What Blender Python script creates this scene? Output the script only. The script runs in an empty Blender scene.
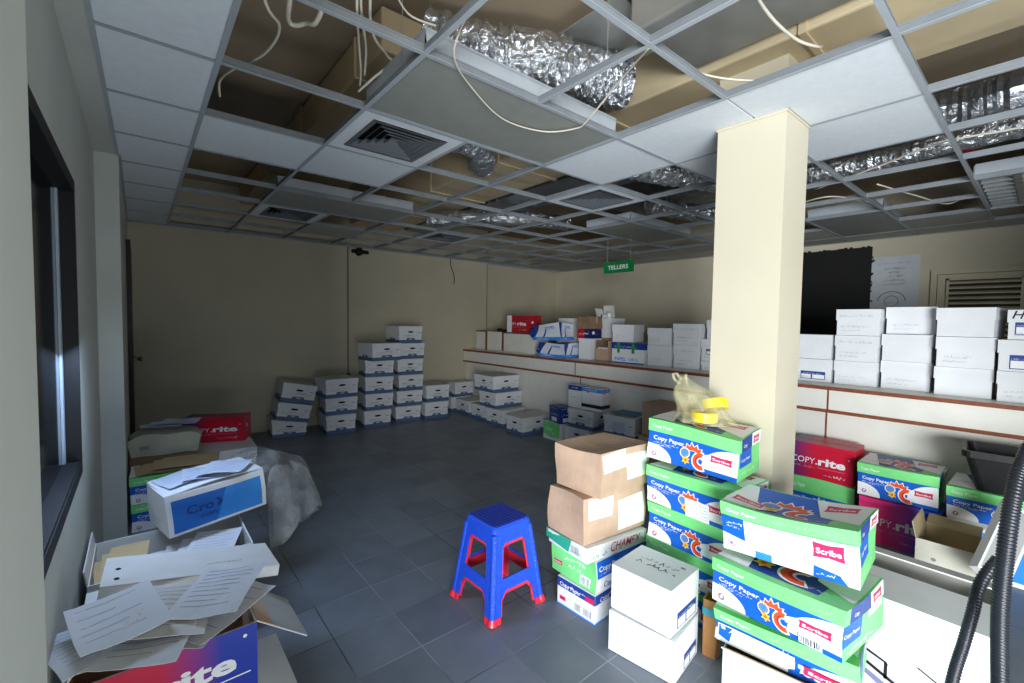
import bpy, bmesh, math, random
from mathutils import Vector, Matrix
RD = math.radians
PI = math.pi
scn = bpy.context.scene
COL = scn.collection
random.seed(7)

# ------------------------------------------------------------------ materials
def lin(c):
    c = c.lstrip('#')
    out = []
    for i in (0, 2, 4):
        v = int(c[i:i+2], 16) / 255
        out.append(v / 12.92 if v <= .04045 else ((v + .055) / 1.055) ** 2.4)
    return (*out, 1)

MATS = {}
def mat(name, color, rough=.6, var=.06, scale=9.0, metal=0.0, bump=0.0, bscale=60.0, spec=.4, coat=0.0):
    if name in MATS: return MATS[name]
    m = bpy.data.materials.new(name); m.use_nodes = True
    nt = m.node_tree; b = nt.nodes['Principled BSDF']
    b.inputs['Roughness'].default_value = rough
    b.inputs['Metallic'].default_value = metal
    b.inputs['Specular IOR Level'].default_value = spec
    b.inputs['Coat Weight'].default_value = coat
    tc = nt.nodes.new('ShaderNodeTexCoord')
    n = nt.nodes.new('ShaderNodeTexNoise'); n.inputs['Scale'].default_value = scale; n.inputs['Detail'].default_value = 4
    nt.links.new(tc.outputs['Object'], n.inputs['Vector'])
    r = nt.nodes.new('ShaderNodeValToRGB')
    c = lin(color)
    r.color_ramp.elements[0].position = .3; r.color_ramp.elements[1].position = .7
    r.color_ramp.elements[0].color = tuple(max(0, x * (1 - var)) for x in c[:3]) + (1,)
    r.color_ramp.elements[1].color = tuple(min(1, x * (1 + var)) for x in c[:3]) + (1,)
    nt.links.new(n.outputs['Fac'], r.inputs['Fac']); nt.links.new(r.outputs['Color'], b.inputs['Base Color'])
    if bump:
        n2 = nt.nodes.new('ShaderNodeTexNoise'); n2.inputs['Scale'].default_value = bscale; n2.inputs['Detail'].default_value = 3
        nt.links.new(tc.outputs['Object'], n2.inputs['Vector'])
        bp = nt.nodes.new('ShaderNodeBump'); bp.inputs['Strength'].default_value = bump; bp.inputs['Distance'].default_value = .01
        nt.links.new(n2.outputs['Fac'], bp.inputs['Height']); nt.links.new(bp.outputs['Normal'], b.inputs['Normal'])
    MATS[name] = m
    return m

def grad_mat(name, c0, c1, p0=.1, p1=.6, rough=.4):
    m = bpy.data.materials.new(name); m.use_nodes = True
    nt = m.node_tree; b = nt.nodes['Principled BSDF']; b.inputs['Roughness'].default_value = rough
    tc = nt.nodes.new('ShaderNodeTexCoord'); s = nt.nodes.new('ShaderNodeSeparateXYZ')
    r = nt.nodes.new('ShaderNodeValToRGB')
    r.color_ramp.elements[0].position = p0; r.color_ramp.elements[1].position = p1
    r.color_ramp.elements[0].color = lin(c0); r.color_ramp.elements[1].color = lin(c1)
    nt.links.new(tc.outputs['Generated'], s.inputs[0]); nt.links.new(s.outputs['X'], r.inputs['Fac'])
    nt.links.new(r.outputs['Color'], b.inputs['Base Color'])
    return m

def film_mat(name, color, alpha=.45, rough=.15):
    # thin crumpled plastic film: part see-through, part milky
    m = bpy.data.materials.new(name); m.use_nodes = True
    nt = m.node_tree; nt.nodes.clear()
    out = nt.nodes.new('ShaderNodeOutputMaterial'); mix = nt.nodes.new('ShaderNodeMixShader'); tr = nt.nodes.new('ShaderNodeBsdfTransparent')
    b = nt.nodes.new('ShaderNodeBsdfPrincipled'); b.inputs['Base Color'].default_value = lin(color); b.inputs['Roughness'].default_value = rough
    tc = nt.nodes.new('ShaderNodeTexCoord'); n = nt.nodes.new('ShaderNodeTexNoise'); n.inputs['Scale'].default_value = 7; n.inputs['Detail'].default_value = 5
    mr = nt.nodes.new('ShaderNodeMapRange'); mr.inputs['From Min'].default_value = .3; mr.inputs['From Max'].default_value = .7
    mr.inputs['To Min'].default_value = max(0, alpha - .22); mr.inputs['To Max'].default_value = min(1, alpha + .22)
    bp = nt.nodes.new('ShaderNodeBump'); bp.inputs['Strength'].default_value = .5; bp.inputs['Distance'].default_value = .02
    L = nt.links.new
    L(tc.outputs['Object'], n.inputs['Vector']); L(n.outputs['Fac'], mr.inputs['Value']); L(mr.outputs['Result'], mix.inputs[0])
    L(n.outputs['Fac'], bp.inputs['Height']); L(bp.outputs['Normal'], b.inputs['Normal'])
    L(tr.outputs[0], mix.inputs[1]); L(b.outputs[0], mix.inputs[2]); L(mix.outputs[0], out.inputs[0])
    return m

def floor_mat():
    m = bpy.data.materials.new('slate_floor_tiles'); m.use_nodes = True
    nt = m.node_tree; b = nt.nodes['Principled BSDF']; N = nt.nodes.new; L = nt.links.new
    tc = N('ShaderNodeTexCoord'); s = N('ShaderNodeSeparateXYZ'); L(tc.outputs['Object'], s.inputs[0])
    T = .2985
    def edge(sock, off):
        a = N('ShaderNodeMath'); a.operation = 'SUBTRACT'; a.inputs[1].default_value = off; L(sock, a.inputs[0])
        d = N('ShaderNodeMath'); d.operation = 'DIVIDE'; d.inputs[1].default_value = T; L(a.outputs[0], d.inputs[0])
        f = N('ShaderNodeMath'); f.operation = 'FRACT'; L(d.outputs[0], f.inputs[0])
        c = N('ShaderNodeMath'); c.operation = 'SUBTRACT'; c.inputs[1].default_value = .5; L(f.outputs[0], c.inputs[0])
        ab = N('ShaderNodeMath'); ab.operation = 'ABSOLUTE'; L(c.outputs[0], ab.inputs[0])
        fl = N('ShaderNodeMath'); fl.operation = 'FLOOR'; L(d.outputs[0], fl.inputs[0])
        return ab.outputs[0], fl.outputs[0]
    ex, ix = edge(s.outputs['X'], .977 - 20 * T); ey, iy = edge(s.outputs['Y'], 2.087 - 20 * T)
    mx = N('ShaderNodeMath'); mx.operation = 'MAXIMUM'; L(ex, mx.inputs[0]); L(ey, mx.inputs[1])
    gr = N('ShaderNodeMapRange'); gr.inputs['From Min'].default_value = .489; gr.inputs['From Max'].default_value = .494; L(mx.outputs[0], gr.inputs['Value'])
    cmb = N('ShaderNodeCombineXYZ'); L(ix, cmb.inputs[0]); L(iy, cmb.inputs[1])
    wn = N('ShaderNodeTexWhiteNoise'); L(cmb.outputs[0], wn.inputs['Vector'])
    ns = N('ShaderNodeTexNoise'); ns.inputs['Scale'].default_value = 5; ns.inputs['Detail'].default_value = 6; L(tc.outputs['Object'], ns.inputs['Vector'])
    add = N('ShaderNodeMath'); add.operation = 'MULTIPLY_ADD'; add.inputs[1].default_value = .5; L(wn.outputs['Value'], add.inputs[0]); L(ns.outputs['Fac'], add.inputs[2])
    r = N('ShaderNodeValToRGB'); r.color_ramp.elements[0].position = .3; r.color_ramp.elements[1].position = 1.1
    r.color_ramp.elements[0].color = lin('#6a727b'); r.color_ramp.elements[1].color = lin('#7f8791'); L(add.outputs[0], r.inputs['Fac'])
    n3 = N('ShaderNodeTexNoise'); n3.inputs['Scale'].default_value = 1.3; L(tc.outputs['Object'], n3.inputs['Vector'])
    gc = N('ShaderNodeValToRGB'); gc.color_ramp.elements[0].position = .42; gc.color_ramp.elements[1].position = .6
    gc.color_ramp.elements[0].color = lin('#3c4046'); gc.color_ramp.elements[1].color = lin('#9aa0a6'); L(n3.outputs['Fac'], gc.inputs['Fac'])
    mix = N('ShaderNodeMix'); mix.data_type = 'RGBA'; L(gr.outputs['Result'], mix.inputs['Factor'])
    L(r.outputs['Color'], mix.inputs['A']); L(gc.outputs['Color'], mix.inputs['B']); L(mix.outputs['Result'], b.inputs['Base Color'])
    b.inputs['Roughness'].default_value = .42; b.inputs['Specular IOR Level'].default_value = .45
    bp = N('ShaderNodeBump'); bp.inputs['Strength'].default_value = .25; bp.inputs['Distance'].default_value = .004; bp.invert = True
    L(gr.outputs['Result'], bp.inputs['Height']); L(bp.outputs['Normal'], b.inputs['Normal'])
    return m

def foil_mat(name, color='#c9cdd2', rough=.2, bs=14, strength=1.0):
    m = bpy.data.materials.new(name); m.use_nodes = True
    nt = m.node_tree; b = nt.nodes['Principled BSDF']; N = nt.nodes.new; L = nt.links.new
    b.inputs['Base Color'].default_value = lin(color); b.inputs['Metallic'].default_value = .92; b.inputs['Roughness'].default_value = rough
    tc = N('ShaderNodeTexCoord'); n = N('ShaderNodeTexNoise'); n.inputs['Scale'].default_value = bs; n.inputs['Detail'].default_value = 7; n.inputs['Distortion'].default_value = 1.2
    L(tc.outputs['Object'], n.inputs['Vector'])
    bp = N('ShaderNodeBump'); bp.inputs['Strength'].default_value = strength; bp.inputs['Distance'].default_value = .04
    L(n.outputs['Fac'], bp.inputs['Height']); L(bp.outputs['Normal'], b.inputs['Normal'])
    return m

W = mat('white_board', '#e6e8ea', .55, .03)
WO = mat('offwhite_board', '#dcdad4', .6, .05)
GREYW = mat('grey_board', '#a9abab', .65, .06)
BAND = mat('slate_blue_print', '#526a8e', .5)
INK = mat('black_ink', '#1c1d22', .6)
GINK = mat('grey_ink', '#8b8f96', .6)
PINK_ = mat('pale_ink', '#b2b5bb', .6)
SLOT = mat('dark_hand_hole', '#17181c', .9)
GREEN = mat('green_print', '#7cdd84', .42)
GREEND = mat('dark_green_print', '#2f9a3a', .42)
BLUE = mat('blue_print', '#1560c6', .4)
NAVY = mat('navy_print', '#22408f', .42)
SKY = mat('sky_blue_print', '#3590e6', .4)
PINK = mat('pink_print', '#d8265f', .4)
RED = mat('red_print', '#d21e32', .4)
ORANGE = mat('orange_print', '#e8582c', .42)
YELLOW = mat('yellow_print', '#f2c02b', .42)
PURPG = mat('violet_grey_print', '#8084a8', .45)
WP = mat('white_print', '#f4f5f6', .5, .02)
KRAFT = mat('kraft_board', '#bfa189', .75, .08, 14)
KRAFTD = mat('kraft_board_dark', '#8d7058', .8, .08, 14)
MANILA = mat('manila_card', '#cdb388', .7, .06)
TAPE = mat('clear_tape', '#c3a98a', .2, .05)
PAPER = mat('paper', '#dfe1e4', .7, .03)
PAPERB = mat('bluish_paper', '#c6d0e2', .7, .03)
WALLG = mat('grey_white_paint', '#bfc2ba', .65, .05, 2.2, bump=.06, bscale=40)
CREAM = mat('cream_paint', '#cfc7b0', .62, .05, 2.2, bump=.06, bscale=40)
CREAMB = mat('dimmed_cream_paint', '#c2baa2', .65, .05, 2.2, bump=.06, bscale=40)  # cream paint with the back wall's dimness put into its colour
CREAMW = mat('cream_column_paint', '#cdc5ae', .55, .03, 2.0, bump=.03)
LAM = mat('cream_laminate', '#e6e4da', .45, .03)
WOOD = mat('brown_wood_trim', '#84462a', .5, .2, 26)
TEE = mat('white_painted_steel', '#a6adb3', .4, .05)
TEEW = mat('bare_steel_web', '#8b9196', .5, .08, metal=.3)
TILE = mat('white_ceiling_tile', '#dfe5ea', .8, .03, 30, bump=.05, bscale=200)
TILEG = mat('grey_ceiling_tile', '#b3b2aa', .85, .07, 4, bump=.05, bscale=200)  # greyer, more mottled colour than the white tile
DARKM = mat('dark_metal', '#0d0e10', .6)
BLACKP = mat('black_plastic', '#101214', .5, .1, bump=.08)

# ------------------------------------------------------------------ mesh builder
TXT = {}
def text_tris(s, bold=0.0, shear=0.0, spacing=1.0):
    key = (s, bold, shear, spacing)
    if key in TXT: return TXT[key]
    cu = bpy.data.curves.new('lettering', 'FONT'); cu.body = s; cu.size = 1.0; cu.offset = bold; cu.shear = shear
    cu.space_character = spacing; cu.resolution_u = 3; cu.fill_mode = 'FRONT'
    o = bpy.data.objects.new('lettering', cu); COL.objects.link(o)
    dg = bpy.context.evaluated_depsgraph_get(); dg.update()
    me = bpy.data.meshes.new_from_object(o.evaluated_get(dg))
    v = [(p.co.x, p.co.y) for p in me.vertices]
    polys = [[v[i] for i in p.vertices] for p in me.polygons]
    bpy.data.objects.remove(o); bpy.data.curves.remove(cu); bpy.data.meshes.remove(me)
    if v:
        x0 = min(p[0] for p in v); x1 = max(p[0] for p in v)
    else: x0 = x1 = 0
    TXT[key] = ([[(a - x0, b) for a, b in p] for p in polys], x1 - x0)
    return TXT[key]

class MB:
    def __init__(s): s.v = []; s.f = []; s.fm = []; s.mats = []
    def mi(s, m):
        if m not in s.mats: s.mats.append(m)
        return s.mats.index(m)
    def poly(s, pts, m):
        b = len(s.v); s.v += [tuple(p) for p in pts]; s.f.append(tuple(range(b, b + len(pts)))); s.fm.append(s.mi(m))
    def mesh(s, verts, faces, m):
        b = len(s.v); s.v += [tuple(p) for p in verts]; k = s.mi(m)
        for f in faces: s.f.append(tuple(b + i for i in f)); s.fm.append(k)
    def box(s, x0, y0, z0, x1, y1, z1, m, M=None):
        v = [(x, y, z) for z in (z0, z1) for y in (y0, y1) for x in (x0, x1)]
        if M is not None: v = [M @ Vector(p) for p in v]
        s.mesh(v, [(0, 2, 3, 1), (4, 5, 7, 6), (0, 1, 5, 4), (2, 6, 7, 3), (0, 4, 6, 2), (1, 3, 7, 5)], m)
    def hexa(s, a, b, m):      # two matching quads
        n = len(a); v = list(a) + list(b)
        f = [tuple(reversed(range(n))), tuple(range(n, 2 * n))] + [(i, (i + 1) % n, n + (i + 1) % n, n + i) for i in range(n)]
        s.mesh(v, f, m)
    def tube(s, pts, r, m, n=8, closed=False, rfun=None):
        P = [Vector(p) for p in pts]; rings = []; up = Vector((0, 0, 1)); prev = None
        for i, p in enumerate(P):
            if closed: t = P[(i + 1) % len(P)] - P[i - 1]
            else: t = P[min(i + 1, len(P) - 1)] - P[max(i - 1, 0)]
            t.normalize()
            if prev is None: a = t.cross(up if abs(t.z) < .9 else Vector((1, 0, 0))).normalized()
            else: a = (prev - t * prev.dot(t)).normalized()
            prev = a; b = t.cross(a); rr = rfun(i, r) if rfun else r
            rings.append([p + (a * math.cos(2 * PI * k / n) + b * math.sin(2 * PI * k / n)) * rr for k in range(n)])
        v = [q for g in rings for q in g]; f = []; c = len(rings)
        for i in range(c if closed else c - 1):
            for k in range(n):
                j = (i + 1) % c
                f.append((i * n + k, i * n + (k + 1) % n, j * n + (k + 1) % n, j * n + k))
        if not closed: f += [tuple(reversed(range(n))), tuple(range((c - 1) * n, c * n))]
        s.mesh(v, f, m)
    def lathe(s, prof, m, n=24, M=None, closed=False):
        v = []; f = []; c = len(prof)
        for r, z in prof:
            for k in range(n):
                p = Vector((r * math.cos(2 * PI * k / n), r * math.sin(2 * PI * k / n), z)); v.append(M @ p if M else p)
        for i in range(c if closed else c - 1):
            for k in range(n):
                j = (i + 1) % c
                f.append((i * n + k, i * n + (k + 1) % n, j * n + (k + 1) % n, j * n + k))
        if not closed: f += [tuple(reversed(range(n))), tuple(range((c - 1) * n, c * n))]
        s.mesh(v, f, m)
    def grid(s, fn, nu, nv, m):
        v = [fn(i / nu, j / nv) for j in range(nv + 1) for i in range(nu + 1)]
        f = [(j * (nu + 1) + i, j * (nu + 1) + i + 1, (j + 1) * (nu + 1) + i + 1, (j + 1) * (nu + 1) + i) for j in range(nv) for i in range(nu)]
        s.mesh(v, f, m)
    def xf(s, M): s.v = [tuple(M @ Vector(p)) for p in s.v]
    def warp(s, fn, maxlen=.05):
        me = bpy.data.meshes.new('t'); me.from_pydata(s.v, [], s.f)
        me.polygons.foreach_set('material_index', s.fm)
        bm = bmesh.new(); bm.from_mesh(me)
        bmesh.ops.triangulate(bm, faces=[f for f in bm.faces if len(f.verts) > 4])
        for _ in range(6):
            es = [e for e in bm.edges if e.calc_length() > maxlen]
            if not es: break
            bmesh.ops.subdivide_edges(bm, edges=es, cuts=1, use_grid_fill=True)
            bmesh.ops.triangulate(bm, faces=[f for f in bm.faces if len(f.verts) > 4])
        for v in bm.verts: v.co = Vector(fn(*v.co))
        bm.verts.index_update()
        s.v = [tuple(v.co) for v in bm.verts]; s.f = [tuple(v.index for v in f.verts) for f in bm.faces]; s.fm = [f.material_index for f in bm.faces]
        bm.free(); bpy.data.meshes.remove(me)
    def build(s, name, parent=None, M=None, smooth=False, bevel=0.0, auto=False):
        me = bpy.data.meshes.new(name); me.from_pydata(s.v, [], s.f)
        for m in s.mats: me.materials.append(m)
        me.polygons.foreach_set('material_index', s.fm)
        if smooth: me.polygons.foreach_set('use_smooth', [True] * len(s.f))
        me.update()
        o = bpy.data.objects.new(name, me); COL.objects.link(o)
        if parent is not None: o.parent = parent
        if M is not None: o.matrix_local = M
        if bevel:
            b = o.modifiers.new('edge', 'BEVEL'); b.width = bevel; b.segments = 2; b.limit_method = 'ANGLE'; b.angle_limit = RD(50)
        return o

def tag(o, label, cat, group=None, kind=None):
    o['label'] = label; o['category'] = cat
    if group: o['group'] = group
    if kind: o['kind'] = kind
    return o
def struct(o): o['kind'] = 'structure'; return o
def pose(x, y, z, th=0, roll=0, pitch=0):
    return Matrix.Translation((x, y, z)) @ Matrix.Rotation(RD(th), 4, 'Z') @ Matrix.Rotation(RD(pitch), 4, 'X') @ Matrix.Rotation(RD(roll), 4, 'Y')
def thing(name, label, cat, M, group=None):
    o = bpy.data.objects.new(name, None); COL.objects.link(o); o.empty_display_size = .1
    o.matrix_world = M if isinstance(M, Matrix) else Matrix.Translation(M)
    return tag(o, label, cat, group)
def copy_tree(root, M, label, group=None):
    r = root.copy(); COL.objects.link(r); r.matrix_world = M; r['label'] = label
    if group: r['group'] = group
    for ch in root.children:
        c = ch.copy(); COL.objects.link(c); c.parent = r; c.matrix_local = ch.matrix_local.copy()
        for g in ch.children:
            d = g.copy(); COL.objects.link(d); d.parent = c; d.matrix_local = g.matrix_local.copy()
    return r

# printing on a flat face: O origin, U/V axes, N outward
class Face:
    def __init__(s, mb, O, U, V, N, w, h): s.mb = mb; s.O = Vector(O); s.U = Vector(U); s.V = Vector(V); s.N = Vector(N); s.w = w; s.h = h; s.k = 0
    def p(s, x, y, e): return s.O + s.U * x + s.V * y + s.N * e
    def poly(s, pts, m, lay=None):
        if lay is None: s.k += 1; lay = s.k
        s.mb.poly([s.p(x, y, .0007 * lay) for x, y in pts], m)
    def rect(s, x0, y0, x1, y1, m, lay=None): s.poly([(x0, y0), (x1, y0), (x1, y1), (x0, y1)], m, lay)
    def ell(s, cx, cy, rx, ry, m, lay=None, a0=0, a1=360, n=20, rot=0):
        c, q = math.cos(RD(rot)), math.sin(RD(rot)); pts = []
        for i in range(n + (a1 - a0 < 360)):
            a = RD(a0 + (a1 - a0) * i / n); x, y = rx * math.cos(a), ry * math.sin(a); pts.append((cx + c * x - q * y, cy + q * x + c * y))
        s.poly(pts, m, lay)
    def arc(s, cx, cy, r0, r1, a0, a1, m, lay=None, n=12, ry=1.0):
        if lay is None: s.k += 1; lay = s.k
        for i in range(n):
            a, b = RD(a0 + (a1 - a0) * i / n), RD(a0 + (a1 - a0) * (i + 1) / n)
            s.poly([(cx + r0 * math.cos(a), cy + ry * r0 * math.sin(a)), (cx + r1 * math.cos(a), cy + ry * r1 * math.sin(a)),
                    (cx + r1 * math.cos(b), cy + ry * r1 * math.sin(b)), (cx + r0 * math.cos(b), cy + ry * r0 * math.sin(b))], m, lay)
    def text(s, t, x, y, size, m, bold=0.0, shear=0.0, lay=None, fit=None, center=False, rot=0):
        tris, w = text_tris(t, bold, shear)
        if lay is None: s.k += 1; lay = s.k
        sx = size if fit is None or w == 0 else fit / w
        if center: x = x - w * sx / 2
        c, q = math.cos(RD(rot)), math.sin(RD(rot))
        for p in tris: s.poly([(x + c * a * sx - q * b * size, y + q * a * sx + c * b * size) for a, b in p], m, lay)
    def scrawl(s, x, y, length, size, m, seed=0, lay=None):
        if lay is None: s.k += 1; lay = s.k
        rg = random.Random(seed); px, py = x, y; t = size * .13
        end = x + length
        while px < end:
            if rg.random() < .13: px += size * .45; py = y; continue
            nx = px + size * rg.uniform(.12, .34); ny = y + size * rg.choice((0, .1, .45, .5, .9, -.2)) * rg.uniform(.7, 1.1)
            dx, dy = nx - px, ny - py; l = math.hypot(dx, dy) or 1; ox, oy = -dy / l * t / 2, dx / l * t / 2
            s.poly([(px + ox, py + oy), (px - ox, py - oy), (nx - ox, ny - oy), (nx + ox, ny + oy)], m, lay)
            px, py = nx, ny
    def bars(s, x, y, w, h, m, seed=0, lay=None):
        if lay is None: s.k += 1; lay = s.k
        rg = random.Random(seed); px = x
        while px < x + w:
            t = rg.choice((.002, .003, .005)); s.rect(px, y, min(px + t, x + w), y + h, m, lay); px += t + rg.choice((.002, .003, .004))

def faces(mb, w, d, h, z0=0.0, g=0.0, ox=0.0, oy=0.0):
    a, b, c, e = ox - g, oy - g, ox + w + g, oy + d + g; H = h - z0
    return dict(F=Face(mb, (a, b, z0), (1, 0, 0), (0, 0, 1), (0, -1, 0), c - a, H), R=Face(mb, (c, b, z0), (0, 1, 0), (0, 0, 1), (1, 0, 0), e - b, H),
                L=Face(mb, (a, e, z0), (0, -1, 0), (0, 0, 1), (-1, 0, 0), e - b, H), B=Face(mb, (c, e, z0), (-1, 0, 0), (0, 0, 1), (0, 1, 0), c - a, H),
                T=Face(mb, (a, b, h), (1, 0, 0), (0, 1, 0), (0, 0, 1), c - a, e - b))
def dent(w, d, h, amp, seed, sag=0.0):
    rg = random.Random(seed); ph = [rg.uniform(0, 6.28) for _ in range(6)]
    def fn(x, y, z):
        u, v, t = x / w, y / d, max(0, z / h)
        k = amp * min(1, t * 1.6 + .15)
        return (x + k * math.sin(3.1 * v + 2.3 * t + ph[0]) * .7, y + k * math.sin(3.4 * u + 2.1 * t + ph[1]),
                z + t * t * (k * .8 * math.sin(3.6 * u + ph[2]) * math.sin(2.7 * v + ph[3]) - sag * max(0, math.sin(PI * min(1, max(0, u)))) * (.4 + .6 * max(0, math.sin(PI * min(1, max(0, v)))))))
    return fn

# ------------------------------------------------------------------ room shell
ZC = 2.54; ZS = 3.12
m = MB(); m.box(-4, -4, -.1, 7.3, 7.2, 0, floor_mat()); struct(m.build('floor'))
SLAB = mat('raw_slab', '#a3927a', .85, .12, 1.6, bump=.1, bscale=20)
m = MB(); m.box(-.35, -.9, ZS, 7.3, 7.2, ZS + .1, SLAB); struct(m.build('ceiling'))
m = MB()
wy0, wy1, wz0, wz1 = 1.40, 2.66, .82, 2.06
m.box(-.35, .7, 0, -.2, wy0, ZS, WALLG); m.box(-.35, wy1, 0, -.2, 3.93, ZS, WALLG)
m.box(-.35, wy0, 0, -.2, wy1, wz0, WALLG); m.box(-.35, wy0, wz1, -.2, wy1, ZS, WALLG)
m.box(-.35, .22, 0, -.085, .7, ZS, WALLG)
m.box(-.35, 3.93, 0, -.08, 6.75, ZS, WALLG)
struct(m.build('wall_left'))
m = MB(); m.hexa([(-.2, .7, ZC), (-.2, 3.93, ZC), (-.092, 3.93, ZC), (-.142, .7, ZC)], [(-.2, .7, ZC + .08), (-.2, 3.93, ZC + .08), (-.092, 3.93, ZC + .08), (-.142, .7, ZC + .08)], WALLG); struct(m.build('trim_1'))
m = MB(); m.box(-.08, 6.57, 0, 4.87, 6.75, ZS, CREAMB); m.box(4.87, 6.74, 0, 6.82, 6.9, ZS, CREAMB); m.box(4.86, 6.57, 0, 4.88, 6.9, ZS, CREAMB); struct(m.build('wall_back'))
m = MB(); m.box(6.82, -1, 0, 7.0, 6.9, ZS, CREAM); struct(m.build('wall_right'))
m = MB(); m.box(2.9, -.9, 0, 6.82, -.75, ZS, CREAM); struct(m.build('wall_unseen_front'))  # unseen wall, added for bounce light and cut short to let daylight past
m = MB(); m.box(2.418, .86, 0, 2.72, 1.195, ZS, CREAMW); m.box(2.412, .854, ZC - .01, 2.726, 1.201, ZC + .004, CREAMW); struct(m.build('column'))
# window_1 : dark aluminium frame, sill and dark glass
GL = mat('dark_window_glass', '#0b1418', .08, .1, spec=.7)
STRIP = mat('pale_strip', '#a9b8c4', .35)
wn = bpy.data.objects.new('window_1', None); COL.objects.link(wn); wn['kind'] = 'structure'
m = MB()
for a, b, c, e in ((wy0, wz0, wy0 + .05, wz1), (wy1 - .03, wz0, wy1, wz1)): m.box(-.27, a, b, -.196, c, e, DARKM)
m.box(-.27, wy0, wz0, -.196, wy1, wz0 + .05, DARKM); m.box(-.27, wy0, wz1 - .05, -.196, wy1, wz1, DARKM)
m.build('window_frame', wn)
m = MB(); m.box(-.262, wy0 + .05, wz0 + .05, -.252, wy1 - .05, wz1 - .05, GL); m.build('glass', wn)
m = MB(); m.box(-.2515, wy1 - .07, wz0 + .05, -.243, wy1 - .035, wz1 - .05, STRIP); m.build('glass_strip', wn)  # pale strip added for the bright line beside the far jamb
m = MB(); m.box(-.2515, wy0 + .05, wz0 + .05, -.2, wy1 - .05, wz0 + .06, DARKM); m.build('window_sill', wn)
# door_1 : louvred door in the right wall ; door_2 : dark door by the far left corner
DOORC = mat('cream_door_paint', '#cfc6aa', .5, .04)
dr = bpy.data.objects.new('door_1', None); COL.objects.link(dr); dr['kind'] = 'structure'
m = MB(); m.box(6.785, -.05, 0, 6.82, .826, 2.076, DOORC); m.build('door_leaf', dr)
m = MB(); m.box(6.77, .83, 0, 6.82, .88, 2.08, DOORC); m.box(6.77, -.1, 2.081, 6.82, .88, 2.13, DOORC); m.build('door_frame', dr)
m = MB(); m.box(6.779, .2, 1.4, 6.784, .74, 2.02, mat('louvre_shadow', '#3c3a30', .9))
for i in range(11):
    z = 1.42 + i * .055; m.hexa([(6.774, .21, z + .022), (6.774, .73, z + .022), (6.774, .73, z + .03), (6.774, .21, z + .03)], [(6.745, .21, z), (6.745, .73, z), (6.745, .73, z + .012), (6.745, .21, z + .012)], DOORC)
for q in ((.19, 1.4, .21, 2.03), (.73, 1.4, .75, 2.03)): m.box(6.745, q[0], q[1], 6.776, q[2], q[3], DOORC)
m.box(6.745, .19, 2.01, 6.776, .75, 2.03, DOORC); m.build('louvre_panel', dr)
dr = bpy.data.objects.new('door_2', None); COL.objects.link(dr); dr['kind'] = 'structure'
DDK = mat('dark_door_wood', '#2b221b', .55, .2, 14)
m = MB(); m.box(-.079, 5.62, 0, -.045, 6.5, 2.22, DDK); m.build('door_leaf', dr)
CHR = mat('brass_handle', '#b9a878', .25, metal=.9)
m = MB(); m.lathe([(.028, 0), (.028, .01), (.012, .014), (.012, .04), (.026, .05), (.028, .065), (.018, .075)], CHR, 16, Matrix.Translation((-.045, 6.36, 1.03)) @ Matrix.Rotation(PI / 2, 4, 'Y')); m.build('door_handle', dr, smooth=True)

# ------------------------------------------------------------------ suspended ceiling
gx = lambda k: .27 + .61 * k
gy = lambda j: .40 + .608 * j
LIGHTS = {(1, 2): 2, (1, 6): 2, (6, 4): 2, (8, 1): 2, (7, -1): 2}
lit = set()
for (k, j), n in LIGHTS.items():
    for i in range(n): lit.add((k + i, j))
m = MB()
def tee(x0, y0, x1, y1):
    f = .0105
    if x0 == x1:
        m.box(x0 - f, y0, ZC - .002, x0 + f, y1, ZC, TEE); m.box(x0 - .0015, y0, ZC, x0 + .0015, y1, ZC + .027, TEEW); m.box(x0 - .004, y0, ZC + .027, x0 + .004, y1, ZC + .033, TEEW)
    else:
        m.box(x0, y0 - f, ZC - .0025, x1, y0 + f, ZC - .0005, TEE); m.box(x0, y0 - .0015, ZC, x1, y0 + .0015, ZC + .027, TEEW); m.box(x0, y0 - .004, ZC + .027, x1, y0 + .004, ZC + .033, TEEW)
ys = [-.7] + [gy(j) for j in range(-1, 11)] + [6.565]
for k in range(0, 11):
    for a in range(len(ys) - 1):
        j = a - 1 if a > 0 else -2
        if (k, a - 2) in lit and (k - 1, a - 2) in lit and (k - 1, a - 2) in LIGHTS: continue
        if 2.40 < gx(k) < 2.71 and .85 < (ys[a] + ys[a+1]) / 2 < 1.2: continue
        tee(gx(k), ys[a], gx(k), ys[a + 1])
for j in range(-1, 11):
    for k in range(-1, 11):
        x0 = gx(k) if k >= 0 else (-.085 if gy(j) > 3.93 else -.145 + .0157 * (gy(j) - .22)); x1 = gx(k + 1) if k < 10 else 6.815
        if gy(j) > 6.5 and False: continue
        if k == 3 and j == 1: x0 = 2.71
        tee(x0, gy(j), x1, gy(j))
m.hexa([(-.15, .22, ZC - .003), (-.135, .22, ZC - .003), (-.077, 3.93, ZC - .003), (-.092, 3.93, ZC - .003)], [(-.15, .22, ZC + .03), (-.135, .22, ZC + .03), (-.077, 3.93, ZC + .03), (-.092, 3.93, ZC + .03)], TEE); m.box(-.084, 3.93, ZC - .003, -.066, 6.565, ZC + .03, TEE); m.box(-.08, 6.545, ZC - .003, 4.87, 6.568, ZC + .03, TEE); m.box(6.795, -.74, ZC - .003, 6.818, 6.73, ZC + .03, TEE)
m.box(4.88, 6.715, ZC - .003, 6.8, 6.738, ZC + .03, TEE)
struct(m.build('ceiling_grid'))

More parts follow.
